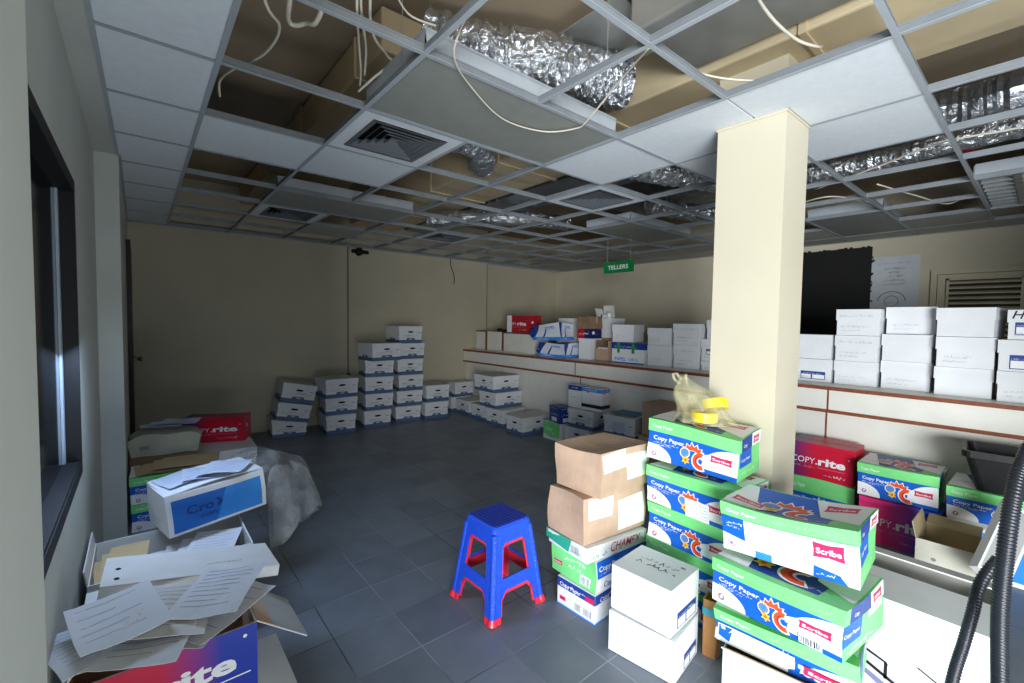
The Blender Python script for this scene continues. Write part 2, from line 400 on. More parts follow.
def tile(k, j, label, M_=None, cut=None, greyer=False, group='lay-in ceiling tiles'):
    x0 = (gx(k) if k >= 0 else -.082) + .006; x1 = (gx(k + 1) if k < 10 else 6.79) - .006
    y0 = gy(j) + .006; y1 = min(gy(j + 1), 6.54 if k < 7 else 6.7) - .006
    m = MB(); mm = TILEG if greyer else TILE
    if cut:
        cx0, cy0, cx1, cy1 = cut
        for q in ((x0, y0, x1, min(cy0, y1)), (x0, max(cy1, y0), x1, y1), (x0, max(y0, cy0), min(cx0, x1), min(y1, cy1)), (max(cx1, x0), max(y0, cy0), x1, min(y1, cy1))):
            if q[2] - q[0] > .01 and q[3] - q[1] > .01: m.box(q[0], q[1], ZC + .002, q[2], q[3], ZC + .016, mm)
    elif k < 0:
        xe = lambda y: -.076 if y > 3.9 else -.135 + .0157 * (y - .22)
        m.hexa([(xe(y0), y0, ZC + .002), (x1, y0, ZC + .002), (x1, y1, ZC + .002), (xe(y1), y1, ZC + .002)], [(xe(y0), y0, ZC + .016), (x1, y0, ZC + .016), (x1, y1, ZC + .016), (xe(y1), y1, ZC + .016)], mm)
    else: m.box(x0, y0, ZC + .002, x1, y1, ZC + .016, mm)
    return tag(m.build('ceiling_tile', bevel=.003 if not cut else 0), label, 'ceiling tile', group)
ORD = ['first', 'second', 'third', 'fourth', 'fifth', 'sixth', 'seventh', 'eighth', 'ninth', 'tenth', 'eleventh', 'twelfth']
for i, j in enumerate(range(0, 10)):
    tile(-1, j, f'narrow white ceiling tile along the left wall, {ORD[9 - i]} from the back wall', group='narrow tiles along the left wall')
CUT = (2.41, .85, 2.73, 1.205)
tile(3, 0, 'white ceiling tile cut around the front of the column head', cut=CUT)
tile(3, 1, 'white ceiling tile touching the column on its left, beside the big light panel corner', cut=CUT)
tile(4, 0, 'large white ceiling tile just right of the column head')
tile(4, 1, 'white ceiling tile behind the column, next to a foil duct opening')
tile(3, 2, 'white diamond-looking ceiling tile at the far corner of the large grey light panel')
tile(0, 4, 'white ceiling tile bridging dark openings beside the narrow left-hand tiles')
tile(1, 4, 'white ceiling tile directly behind the nearest square air vent')
tile(2, 8, 'grey ceiling tile near the back wall above the stacked file boxes', greyer=True)
for k in (9, 10):
    for j in range(-1, 10):
        if (k, j) in ((9, 3), (9, 7)) or (k == 9 and j in (1, -1)): continue
        tile(k, j, f'grey ceiling tile {"against" if k == 10 else "one row out from"} the right wall, {ORD[9 - j]} from the far corner', greyer=True, group='grey tiles along the right wall')
for j in (6, 8): tile(8, j, f'grey ceiling tile above the tellers area, {"nearer the sign" if j == 6 else "towards the far corner"}', greyer=True)

# lights
DIFF = mat('grey_light_diffuser', '#8f928c', .55, .05)
def troffer(k, j, label, dirty=False):
    x0, x1, y0, y1 = gx(k) + .006, gx(k + 2) - .006, gy(j) + .006, gy(j + 1) - .006
    t = thing('ceiling_light', label, 'ceiling light', ((x0 + x1) / 2, (y0 + y1) / 2, ZC), 'recessed office lights')
    a, b = (x1 - x0) / 2, (y1 - y0) / 2
    m = MB(); z0, z1 = .002, .11
    for s in (-1, 1):
        m.hexa([(s * a, -b, z0), (s * a, b, z0), (s * a, b, z1 - .01), (s * a, -b, z1 - .01)], [(s * (a - .012), -b, z0), (s * (a - .012), b, z0), (s * (a - .06), b * .9, z1), (s * (a - .06), -b * .9, z1)], TEE)
        m.hexa([(-a, s * b, z0), (a, s * b, z0), (a, s * b, z1 - .01), (-a, s * b, z1 - .01)], [(-a, s * (b - .012), z0), (a, s * (b - .012), z0), (a * .95, s * (b - .04), z1), (-a * .95, s * (b - .04), z1)], TEE)
    m.box(-a, -b, z1 - .012, a, b, z1, TEE); m.build('housing', t)
    m = MB(); m.box(-a + .014, -b + .014, .003, a - .014, b - .014, .009, DIFF); m.build('diffuser', t)
troffer(1, 2, 'large grey ceiling light panel nearest the camera, with its white housing showing')
troffer(1, 6, 'grey ceiling light panel behind the nearest square air vent, towards the back wall')
troffer(6, 4, 'ceiling light panel in front of the green tellers sign')
troffer(8, 1, 'pale ceiling light panel right of the column, near the right wall')
def louvred(k, j, label):
    x0, x1, y0, y1 = gx(k) + .006, gx(k + 2) - .006, gy(j) + .006, gy(j + 1) - .006
    t = thing('ceiling_light', label, 'ceiling light', ((x0 + x1) / 2, (y0 + y1) / 2, ZC), 'recessed office lights')
    a, b = (x1 - x0) / 2, (y1 - y0) / 2; m = MB()
    m.box(-a, -b, .1, a, b, .11, TEE)
    for s in (-1, 1): m.box(s * a - .006, -b, .002, s * a + .006, b, .1, TEE); m.box(-a, s * b - .006, .002, a, s * b + .006, .1, TEE)
    m.build('housing', t); m = MB(); al = mat('bright_aluminium', '#cfd3d4', .25, metal=.7)
    for i in range(9): m.box(-a + .05 + i * (2 * a - .1) / 8 - .003, -b + .02, .004, -a + .05 + i * (2 * a - .1) / 8 + .003, b - .02, .06, al)
    for i in (-.33, 0, .33): m.hexa([(-a + .02, i * b - .02, .004), (a - .02, i * b - .02, .004), (a - .02, i * b - .004, .07), (-a + .02, i * b - .004, .07)], [(-a + .02, i * b + .02, .004), (a - .02, i * b + .02, .004), (a - .02, i * b + .004, .07), (-a + .02, i * b + .004, .07)], al)
    m.build('louvre', t)
louvred(7, -1, 'open ceiling light with bright metal louvres at the far right edge')
# vents
VG = mat('vent_grey', '#62676c', .5)
def vent(k, j, label):
    cx, cy = (gx(k) + gx(k + 1)) / 2, (gy(j) + gy(j + 1)) / 2
    t = thing('air_vent', label, 'air vent', (cx, cy, ZC), 'square air vents'); m = MB(); b = .298; o = .205
    for q in ((-b, -b, b, -o), (-b, o, b, b), (-b, -o, -o, o), (o, -o, b, o)): m.box(q[0], q[1], .002, q[2], q[3], .014, TILE)
    m.build('panel', t); m = MB()
    def ring(r0, z0, r1, z1, th=.004):
        for i in range(4):
            Mr = Matrix.Rotation(i * PI / 2, 4, 'Z')
            A = [Mr @ Vector(p) for p in ((-r0, -r0, z0), (r0, -r0, z0), (r1, -r1, z1), (-r1, -r1, z1))]
            m.hexa(A, [p + Vector((0, 0, th)) for p in A], VG)
    ring(.222, -.004, .205, .012); ring(.222, -.004, .2, -.002)
    for i in range(5): r = .195 - i * .037; ring(r, .0, r - .03, .03)
    m.build('louvres', t)
    m = MB(); m.box(-.2, -.2, .05, .2, .2, .06, mat('duct_inside', '#15171a', .9))
    for i in range(4): a = PI / 2 * i; c = Matrix.Rotation(a, 4, 'Z'); m.hexa([c @ Vector(p) for p in ((-.2, -.2, .014), (.2, -.2, .014), (.2, -.2, .05), (-.2, -.2, .05))], [c @ Vector(p) for p in ((-.2, -.206, .014), (.2, -.206, .014), (.2, -.206, .05), (-.2, -.206, .05))], VG)
    m.build('duct_collar', t)
vent(1, 3, 'grey louvred air vent in a white tile, nearest the camera')
vent(1, 7, 'louvred air vent nearest the back wall, behind the second light panel')
vent(4, 3, 'louvred air vent left of the column, beside a silver duct')
vent(4, 7, 'louvred air vent in a white tile, far back over the open grid')

# ------------------------------------------------------------------ services above the grid
TAN = mat('tan_duct_wrap', '#c2ae8b', .7, .1, 3.0, bump=.12, bscale=9)
TAN2 = mat('tan_duct_wrap_pale', '#d0be9b', .65, .1, 2.5, bump=.12, bscale=8)
GALV = mat('galvanised_sheet', '#a9a9a5', .42, .22, 3.0, metal=.55)
FOIL = foil_mat('crinkled_foil'); FOIL2 = foil_mat('dull_foil', '#9a9ea3', .3, 7, .7)
def boxduct(label, x0, y0, z0, x1, y1, z1, m_, name='air_duct', seams=True, extra=None):
    t = thing(name, label, 'air duct', ((x0 + x1) / 2, (y0 + y1) / 2, z0), 'ducts above the ceiling grid')
    m = MB(); a, b, h = (x1 - x0) / 2, (y1 - y0) / 2, z1 - z0; m.box(-a, -b, 0, a, b, h, m_)
    o = m.build('duct_body', t, bevel=.012)
    if seams:
        n = int(2 * b / 1.1)
        for i in range(n):
            y = -b + .35 + i * 1.1
            m = MB(); m.box(-a - .01, y, -.01, a + .01, y + .03, h, m_); m.build('flange', t)
    return t
boxduct('broad tan wrapped duct behind the nearest light panel, running to the back', .98, 2.25, 2.88, 1.72, 6.4, 3.1, TAN)
boxduct('tan insulated duct between the bare metal duct and the column', 2.29, -.7, 2.8, 2.95, 6.3, 3.1, TAN2)
t = boxduct('bare grey metal duct with black stencilled lettering, near the top edge', 1.76, -.72, 2.82, 2.25, 1.3, 3.1, GALV)
m = MB(); f = Face(m, (1.9 - 2.005, .62 - .29, -.002), (0, -1, 0), (1, 0, 0), (0, 0, -1), .5, .2)
f.text('LIFE 625', -.05, .15, .07, INK, .01); f.text('APPROX', .28, .12, .05, INK, .01); m.build('stencil', t)
boxduct('foil-faced duct with a red sticker running right of the column', 4.2, -.7, 2.84, 4.95, 3.4, 3.1, FOIL2)
t = boxduct('long foil-wrapped duct behind the column running to the back', 3.05, 1.4, 2.82, 3.6, 6.2, 3.08, FOIL2)
m = MB(); m.box(4.76, .41, 2.832, 4.92, .52, 2.838, RED); tag(m.build('warning_sticker'), 'small red sticker on the underside of the foil-faced duct', 'sticker')
m = MB(); m.box(1.72, 1.34, 3.0, 2.22, 1.78, 3.008, GALV); tag(m.build('duct_plate'), 'grey sheet metal plate between the flexible foil hose and the bare metal duct', 'metal plate')
def flex(label, pts, r, mt=FOIL, n=14, sub=14):
    # smooth path + corrugation
    P = [Vector(p) for p in pts]; out = []
    for i in range(len(P) - 1):
        p0, p1, p2, p3 = P[max(i - 1, 0)], P[i], P[i + 1], P[min(i + 2, len(P) - 1)]
        for k in range(sub):
            t = k / sub; out.append(.5 * ((2 * p1) + (p2 - p0) * t + (2 * p0 - 5 * p1 + 4 * p2 - p3) * t * t + (3 * p1 - p0 - 3 * p2 + p3) * t ** 3))
    out.append(P[-1]); m = MB(); rg = random.Random(int(r * 1000) + len(pts))
    jit = [rg.uniform(.93, 1.05) for _ in out]
    m.tube(out, r, mt, n, rfun=lambda i, q: q * (jit[i] if i % 2 else jit[i] * .93)); m.v = [tuple(c + rg.uniform(-.06, .06) * r for c in p) for p in m.v] if mt is FOIL else m.v
    return tag(m.build('flexible_duct', smooth=False), label, 'flexible duct', 'silver flexible ducts')
flex('shiny silver flexible duct crossing behind the nearest light panel housing', [(1.15, 2.1, 2.93), (1.4, 1.92, 2.87), (1.6, 1.76, 2.84), (1.85, 1.68, 2.83), (2.0, 1.65, 2.84), (2.12, 1.6, 2.85)], .14, n=22)
flex('silver flexible duct showing beside the nearest square air vent', [(1.2, 2.55, 2.73), (1.5, 2.6, 2.73), (1.85, 2.62, 2.73), (2.12, 2.95, 2.74)], .105)
flex('silver flexible duct left of the column, next to its air vent', [(2.6, 2.08, 2.68), (3.05, 2.02, 2.68), (3.5, 1.86, 2.68), (4.1, 1.72, 2.7)], .1)
flex('silver flexible duct far back above the open grid cells', [(2.6, 4.7, 2.68), (3.0, 4.3, 2.68), (3.5, 4.0, 2.7), (4.1, 3.9, 2.72)], .09)
flex('silver flexible duct over the counter, behind the column', [(4.0, 2.66, 2.7), (4.5, 2.5, 2.68), (4.95, 2.2, 2.68), (5.3, 1.8, 2.7)], .09)
flex('dull round duct at the upper right edge of the ceiling', [(3.55, .75, 2.74), (3.62, .4, 2.74), (3.62, .1, 2.75), (3.62, -.6, 2.76)], .12, FOIL2)
flex('silver flexible duct right of the column, running along the grid', [(4.05, 1.3, 2.68), (4.08, .95, 2.68), (4.02, .6, 2.68), (4.0, .1, 2.7)], .075)
CAB = mat('white_cable', '#cfc9b8', .5)
def cable(label, pts, r=.005, mt=CAB, name='cable'):
    P = [Vector(p) for p in pts]; out = []
    for i in range(len(P) - 1):
        p0, p1, p2, p3 = P[max(i - 1, 0)], P[i], P[i + 1], P[min(i + 2, len(P) - 1)]
        for k in range(6):
            t = k / 6; out.append(.5 * ((2 * p1) + (p2 - p0) * t + (2 * p0 - 5 * p1 + 4 * p2 - p3) * t * t + (3 * p1 - p0 - 3 * p2 + p3) * t ** 3))
    out.append(P[-1]); m = MB(); m.tube(out, r, mt, 6)
    return tag(m.build(name, smooth=True), label, 'cable', 'loose cables in the ceiling')
cable('white cable hanging in the first open cell beside the narrow left tiles', [(.33, 1.75, 3.1), (.36, 1.84, 2.66), (.44, 1.96, 2.62), (.43, 2.2, 2.62), (.36, 2.42, 2.63), (.33, 2.66, 2.66), (.34, 2.76, 2.62)], .006)
cable('white cable loop sagging at the top left, over the first open cell', [(.42, 1.5, 3.1), (.42, 1.7, 2.64), (.45, 1.86, 2.6), (.5, 1.83, 2.6), (.53, 1.72, 2.62), (.6, 1.5, 3.1)], .009)
cable('leftmost of the cables dropping to the corner of the nearest light panel', [(.56, 1.45, 3.1), (.61, 1.61, 2.64), (.7, 1.83, 2.62), (.79, 2.04, 2.62), (.84, 2.18, 2.62)], .005)
cable('middle cable dropping to the corner of the nearest light panel', [(.58, 1.4, 3.1), (.62, 1.6, 2.66), (.75, 1.88, 2.63), (.83, 2.1, 2.63)], .005)
cable('curling cable plugged into the nearest light panel housing', [(.66, 1.5, 3.1), (.71, 1.74, 2.68), (.87, 1.95, 2.68), (.91, 1.98, 2.672), (.86, 2.08, 2.62), (.84, 2.2, 2.6)], .006)
cable('white cable drooping beneath the nearest light panel', [(.94, 1.40, 2.62), (.96, 1.53, 2.529), (1.16, 1.69, 2.527), (1.45, 1.83, 2.525), (1.7, 1.8, 2.525), (1.8, 1.66, 2.525), (1.78, 1.56, 2.53), (1.70, 1.3, 2.6), (1.62, 1.1, 2.62)], .004)
cable('thin cable along the tan duct at the top edge', [(.68, 1.5, 2.66), (.8, 1.6, 2.65), (.92, 1.6, 2.655)], .004)
cable('white cable crossing below the tan insulated duct, left of the column', [(1.62, 1.06, 2.6), (1.85, 1.05, 2.6), (2.05, .98, 2.6), (2.3, .8, 2.6), (2.6, .62, 2.6), (2.9, .5, 2.61)], .005)
cable('kinked cable hanging from the bare metal duct at the top edge', [(1.55, .76, 2.8), (1.72, .7, 2.62), (1.95, .68, 2.6), (2.08, .64, 2.6), (2.2, .66, 2.66)], .006)
cable('long white cable sagging under the foil ducts right of the column', [(4.15, 1.25, 2.58), (3.86, .8, 2.58), (3.7, .47, 2.6), (3.8, .15, 2.62), (4.0, -.3, 2.68)], .006)
cable('white cable lying across the grid right of the column, lower loop', [(4.6, 1.6, 2.58), (4.41, 1.25, 2.57), (4.7, 1.1, 2.57), (5.2, 1.06, 2.58)], .006)
cable('white cable looped over the grid near the far right light', [(4.35, .9, 2.585), (4.9, .75, 2.57), (5.4, .62, 2.57), (5.2, .45, 2.6)], .006)
cable('dark cable hanging down the back wall under the ceiling', [(4.08, 6.555, 2.56), (4.09, 6.555, 2.42), (4.14, 6.553, 2.3), (4.16, 6.555, 2.2), (4.15, 6.555, 2.12)], .007, INK)
# hanger wires: each one a wire
hw = MB(); hw.tube([(0, 0, 0), (.004, .003, .28), (0, 0, .545)], .0022, GALV, 5)
h0 = hw.build('hanger_wire'); first = True
for k, j in ((1, 2), (2, 1), (1, 5), (2, 3), (2, 5), (3, 4), (4, 2), (5, 1), (5, 2), (5, 0), (6, 3), (4, 5), (6, 1), (3, 6)):
    o = h0 if first else h0.copy()
    if not first: COL.objects.link(o)
    first = False; o.location = (gx(k), gy(j) + .2, ZC + .036); tag(o, 'thin metal wire hanging a ceiling runner from the slab', 'hanger wire', 'ceiling hanger wires')
# wall fittings
m = MB(); m.box(2.345, 6.558, .66, 2.358, 6.57, 2.54, mat('conduit_brown', '#665d48', .6)); m.box(2.325, 6.54, .62, 2.378, 6.57, .7, mat('conduit_box', '#3a352a', .6)); tag(m.build('cable_conduit'), 'thin vertical conduit on the back wall left of the tall file boxes', 'conduit')
t = thing('wall_fan_bracket', 'small dark fitting high on the back wall beside the conduit', 'wall fitting', (2.52, 6.57, 2.46))
m = MB(); m.box(-.12, -.05, 0, .13, 0, .05, DARKM); m.build('base', t, bevel=.01); m = MB(); m.lathe([(.05, 0), (.06, .02), (.04, .06), (.01, .07)], DARKM, 14, Matrix.Translation((-.03, -.05, .02)) @ Matrix.Rotation(RD(100), 4, 'X')); m.build('cap', t, smooth=True)
m = MB(); m.box(6.80, 1.42, 1.3, 6.82, 2.9, 2.46, mat('black_screen', '#0e0c0b', .6, .2, 5)); rg = random.Random(3)
for i in range(60):
    a = rg.uniform(0, 1); w_ = rg.uniform(.012, .035)
    if i % 2: y, z = 1.42 + 1.4 * a, 2.46 + rg.uniform(-.015, .01)
    else: y, z = 1.42 + rg.uniform(-.012, .012), 1.35 + 1.1 * a
    m.box(6.801, y - w_ / 2, z - w_ / 3, 6.8195, y + w_ / 2, z + w_ / 3, mat('black_screen_edge', '#17130f', .8))
tag(m.build('wall_screen'), 'large black panel with ragged edges on the right wall behind the counter', 'panel')
m = MB(); m.box(6.812, .985, 1.72, 6.82, 1.42, 2.325, mat('poster_paper', '#ced3d8', .6, .05)); f = Face(m, (6.8115, 1.42, 1.72), (0, -1, 0), (0, 0, 1), (-1, 0, 0), .435, .605)
f.scrawl(.06, .52, .3, .02, GINK, 1)
for i, (w_, s) in enumerate(((.19, 2), (.11, 3), (.16, 4), (.2, 5), (.21, 6))): f.scrawl(.215 - w_ / 2, .455 - i * .045, w_, .022, INK, s, 2); 
f.arc(.2, .08, .12, .132, 0, 180, GINK, ry=.9); f.arc(.2, .08, .06, .068, 0, 360, GINK); f.scrawl(.13, .06, .15, .02, GINK, 9)
tag(m.build('poster'), 'white printed notice taped to the right wall beside the black panel', 'poster')
# tellers sign
t = thing('hanging_sign', 'green sign reading TELLERS hanging above the counter', 'sign', (4.5, 3.4, 2.11))
SG = mat('sign_green', '#0c7a3c', .45)
m = MB(); m.box(-.012, -.215, 0, .012, .215, .135, SG); f = Face(m, (-.012, .215, 0), (0, -1, 0), (0, 0, 1), (-1, 0, 0), .43, .135); f.text('TELLERS', .215, .042, .07, WP, .012, fit=.3, center=True); m.build('board', t)
for s in (-1, 1): m = MB(); m.tube([(0, s * .17, .135), (0, s * .17, .43)], .003, GALV, 6); m.build('hanger', t)

# ------------------------------------------------------------------ teller counter
t = thing('teller_counter', 'long cream teller counter with brown wooden edging along the right side', 'counter', (4.36, 3.0, 0))
def cpart(name, boxes, m_, bev=0):
    m = MB()
    for q in boxes: m.box(q[0] - 4.36, q[1] - 3.0, q[2], q[3] - 4.36, q[4] - 3.0, q[5], m_)
    return m.build(name, t, bevel=bev)
cpart('countertop', [(4.37, -.7, .975, 5.05, 6.56, 1.0)], LAM)
cpart('fascia', [(4.372, -.7, .81, 4.39, 6.56, .976)], LAM)
cpart('edge_trim', [(4.355, -.7, .972, 4.372, 6.56, 1.0)], WOOD)
cpart('lower_trim', [(4.355, -.7, .785, 4.40, 6.56, .81)], WOOD)
cpart('front_panel', [(4.43, -.7, 0, 4.46, 6.56, .975)], LAM)
cpart('joint_strip', [(4.368, 3.945, .81, 4.374, 3.955, .972), (4.368, 1.15, .81, 4.374, 1.162, .972), (4.425, 1.17, 0, 4.432, 1.182, .785), (4.425, 3.9, 0, 4.432, 3.91, .785)], WOOD)
def partition(y0, y1, z1, label, x=4.6, trim=(1, 1, 0)):
    t = thing('counter_screen', label, 'counter screen', (x, (y0 + y1) / 2, 1.0), 'cream screens on the counter')
    b = (y1 - y0) / 2; m = MB(); m.box(-.01, -b, 0.001, .01, b, z1, LAM); m.build('panel', t); m = MB()
    if trim[0]: m.box(-.014, -b, z1 - .001, .014, b, z1 + .018, WOOD)
    if trim[1]: m.box(-.016, -b - .03, .001, .016, -b, z1 + .018, WOOD)
    if trim[2]: m.box(-.016, b, .001, .016, b + .03, z1 + .018, WOOD)
    if sum(trim): m.build('trim', t)
partition(6.22, 6.5, .31, 'small brown-edged cream screen at the far end of the counter')
partition(5.8, 6.17, .32, 'plain cream screen on the counter, second from the far end', trim=(0, 0, 0))
partition(5.0, 5.72, .3, 'wide cream screen on the counter under the red paper carton', trim=(0, 0, 1))
m = MB(); m.box(4.5, 5.1, 1.002, 4.585, 5.85, 1.012, LAM); tag(m.build('loose_board'), 'flat cream board lying on the counter in front of the wide screen', 'board')
m = MB(); m.box(-.05, -.07, 0, .05, .07, .045, DARKM); m.box(-.06, -.03, .03, -.045, .05, .06, DARKM); tag(m.build('stapler_block', M=pose(4.6, 5.78, 1.322, 20, 0, 0), bevel=.008), 'small black object balanced on the edge of the wide counter screen', 'black block')

# ------------------------------------------------------------------ carton designs
def bankers(w, d, h, M, label, group, seed, hole='F', scribble=True, crush=0.0):
    t = thing('file_box', label, 'file box', M, group); rg = random.Random(seed)
    lh = .062; m = MB(); m.box(.004, .004, 0, w - .004, d - .004, h - .012, W)
    F = faces(m, w - .008, d - .008, h, ox=.004, oy=.004); bh = h * .2
    for k in 'FRLB':
        f = F[k]; f.k = 0; q = f.w
        f.rect(0, 0, q, bh, BAND)
        hw_ = q * .2; f.poly([(q / 2 - hw_, bh * .99), (q / 2 + hw_, bh * .99), (q / 2 + hw_ * .82, bh * 1.55), (q / 2 - hw_ * .82, bh * 1.55)], BAND)
        f.rect(q * .5 - hw_ * .3, bh * 1.1, q * .5 + hw_ * .3, bh * 1.3, W)
        if k in ('F', 'B') or hole == 'A':
            f.ell(q / 2, h * .66, .045, .013, SLOT)
            for i in range(2): f.rect(q * .1, h * (.36 + .1 * i), q * .9, h * (.36 + .1 * i) + .0025, GINK, 3)
            f.rect(q * .82, h * .6, q * .93, h * .635, GINK)
            if scribble and rg.random() < .7: f.scrawl(q * rg.uniform(.12, .5), h * rg.uniform(.4, .52), q * rg.uniform(.15, .35), .018, INK, seed)
    if crush: m.warp(dent(w, d, h, .012, seed, 0), .09)
    m.build('body', t)
    m = MB(); g = .004
    for q in ((-g, -g, w + g, 0), (-g, d, w + g, d + g), (-g, 0, 0, d), (w, 0, w + g, d)): m.box(q[0], q[1], h - lh, q[2], q[3], h - .003, W)
    m.box(-g, -g, h - .004, w + g, d + g, h, WO); m.build('lid', t)
    return t
def archive(w, d, h, M, label, group, seed, lab=None, marks=(1, 0), lidh=.42, top=None, name='archive_box'):
    t = thing(name, label, 'archive box', M, group); g = .0035; z = h * (1 - lidh)
    m = MB(); m.box(.003, .003, 0, w - .003, d - .003, h - .01, W); F = faces(m, w - .006, d - .006, h, ox=.003, oy=.003)
    if marks[0]: F['F'].scrawl(w * .1, z * .55, w * .62, .016, GINK if seed % 4 == 1 else PINK_, seed); F['F'].scrawl(w * .1, z * .3, w * .45, .014, PINK_, seed + 1)
    def label(F):
        f = F[lab[0]]; x0, y0, x1, y1 = lab[1:5]; f.rect(x0, y0, x1, y1, NAVY if len(lab) < 6 else lab[5], 1); f.rect(x0 + .006, y0 + .006, x0 + (x1 - x0) * .42, y0 + (y1 - y0) * .6, WP, 2); f.rect(x0 + (x1 - x0) * .48, y0 + .006, x1 - .006, y0 + (y1 - y0) * .6, WP, 2); f.scrawl(x0 + .008, y0 + (y1 - y0) * .68, (x1 - x0) * .8, .012, WP, seed, 3)
    if lab and lidh < .5: label(F)
    m.build('body', t)
    m = MB()
    for q in ((-g, -g, w + g, 0), (-g, d, w + g, d + g), (-g, 0, 0, d), (w, 0, w + g, d)): m.box(q[0], q[1], z, q[2], q[3], h - .003, W)
    m.box(-g, -g, h - .003, w + g, d + g, h, W); F = faces(m, w, d, h, z0=z, g=g)
    if lab and lidh >= .5: label(F)
    if marks[1]: F['F'].scrawl(w * .1, h * lidh * .35, w * .75, .018, PINK_, seed + 7)
    if top == 'hand':
        f = F['T']; f.scrawl(w * .22, d * .62, w * .62, .028, INK, seed + 3, 1); f.scrawl(w * .2, d * .45, w * .66, .028, INK, seed + 4, 1); f.ell(w * .86, d * .8, .012, .008, GINK)
    if top == 'marker': f = F['F']; f.text('Ho', .02, h * lidh * .3, .075, INK, .012, .3, 1); f.text('Lo', .1, .005, .06, INK, .012, .3, 1)
    m.build('lid', t)
    return t
def crest(f, cx, cy, s, lay):
    # bright plumed emblem: spiky orange crown over a violet-grey disc, yellow rosette, fat red crescent
    q = lambda pts: [(cx + x * s, cy + y * s) for x, y in pts]
    crown = [(-.3, .14), (-.34, .24), (-.24, .24), (-.22, .34), (-.12, .28), (-.06, .4), (.02, .29), (.12, .37), (.15, .26), (.27, .28), (.24, .18), (.36, .12), (.26, .08), (.14, .14), (0, .18), (-.14, .16)]
    f.poly([(cx + (x * 1.1 + .005) * s, cy + (.22 + (y - .22) * 1.35) * s) for x, y in crown], WP, lay); f.poly(q(crown), ORANGE, lay + 1)
    f.ell(cx - .26 * s, cy + .05 * s, .17 * s, .17 * s, WP, lay + 2); f.ell(cx - .26 * s, cy + .05 * s, .14 * s, .14 * s, PURPG, lay + 3); f.ell(cx - .26 * s, cy + .06 * s, .08 * s, .08 * s, SKY, lay + 4)
    ro = [(cx - .2 * s + (.15 if i % 2 else .085) * s * math.cos(PI * i / 6), cy - .17 * s + (.15 if i % 2 else .085) * s * math.sin(PI * i / 6)) for i in range(12)]
    f.poly(ro, YELLOW, lay + 5); f.ell(cx - .2 * s, cy - .17 * s, .04 * s, .04 * s, ORANGE, lay + 6)
    f.arc(cx + .28 * s, cy - .1 * s, .09 * s, .31 * s, 75, 300, WP, lay, 16); f.arc(cx + .28 * s, cy - .1 * s, .13 * s, .27 * s, 82, 292, ORANGE, lay + 1, 16); f.arc(cx + .28 * s, cy - .1 * s, .13 * s, .18 * s, 110, 265, RED, lay + 2, 12)
def badge(f, x, y, w, h, lay, t='Scribe', rot=0):
    f.poly([(x, y), (x + w / 2, y + h * .1), (x + w, y), (x + w * .97, y + h / 2), (x + w, y + h), (x + w / 2, y + h * .9), (x, y + h), (x + w * .03, y + h / 2)], PINK, lay)
    f.text(t, x + w * .1, y + h * .3, h * .5, WP, .02, 0, lay + 1, fit=w * .8)
def swoosh(x0, y0, x1, y1, n=10, p=2.2):
    # corner shape filling (x0,y0)-(x0,y1)-(x1,y0), bulging outward
    return [(x0, y0)] + [(x0 + (x1 - x0) * math.cos(PI / 2 * i / n) ** (2 / p), y0 + (y1 - y0) * math.sin(PI / 2 * i / n) ** (2 / p)) for i in range(n + 1)]
def scribe_front(f, w, hb, variant, seed):
    f.rect(0, 0, w, hb, BLUE, 1)
    f.poly(swoosh(0, 0, w * .3, hb * .56), WP, 2); f.poly([(w - x, y) for x, y in swoosh(0, hb * .16, w * .37, hb * .98)], WP, 2)
    f.poly([(w, hb * .16), (w * .62, hb * .42), (w * .62, hb * .6), (w, hb * .98)], WP, 2)
    f.arc(w * .085, hb * .2, .011, .0135, 0, 360, PINK, 3); f.arc(w * .085, hb * .2, .006, .0105, 90, 400, PURPG, 3)
    f.text('Copy Paper', w * .06, hb * .72, hb * .2, WP, .015, 0, 3, fit=w * .36); f.scrawl(w * .06, hb * .6, w * .3, .009, WP, seed, 3); f.scrawl(w * .06, hb * .53, w * .22, .009, WP, seed + 1, 3)
    crest(f, w * .53, hb * .47, hb * 1.08, 3)
    badge(f, w * .72, hb * .46, w * .22, hb * .24, 3)
    if variant == 'label': f.rect(w * .48, hb * .02, w * .74, hb * .68, WP, 11); [f.bars(w * .5, hb * (.1 + .11 * i), w * .21, .003, GINK, i, 12) for i in range(5)]
    if variant == 'barcode': f.rect(w * .72, hb * .05, w * .88, hb * .3, WP, 11); f.bars(w * .73, hb * .07, w * .14, hb * .2, INK, 4, 12)
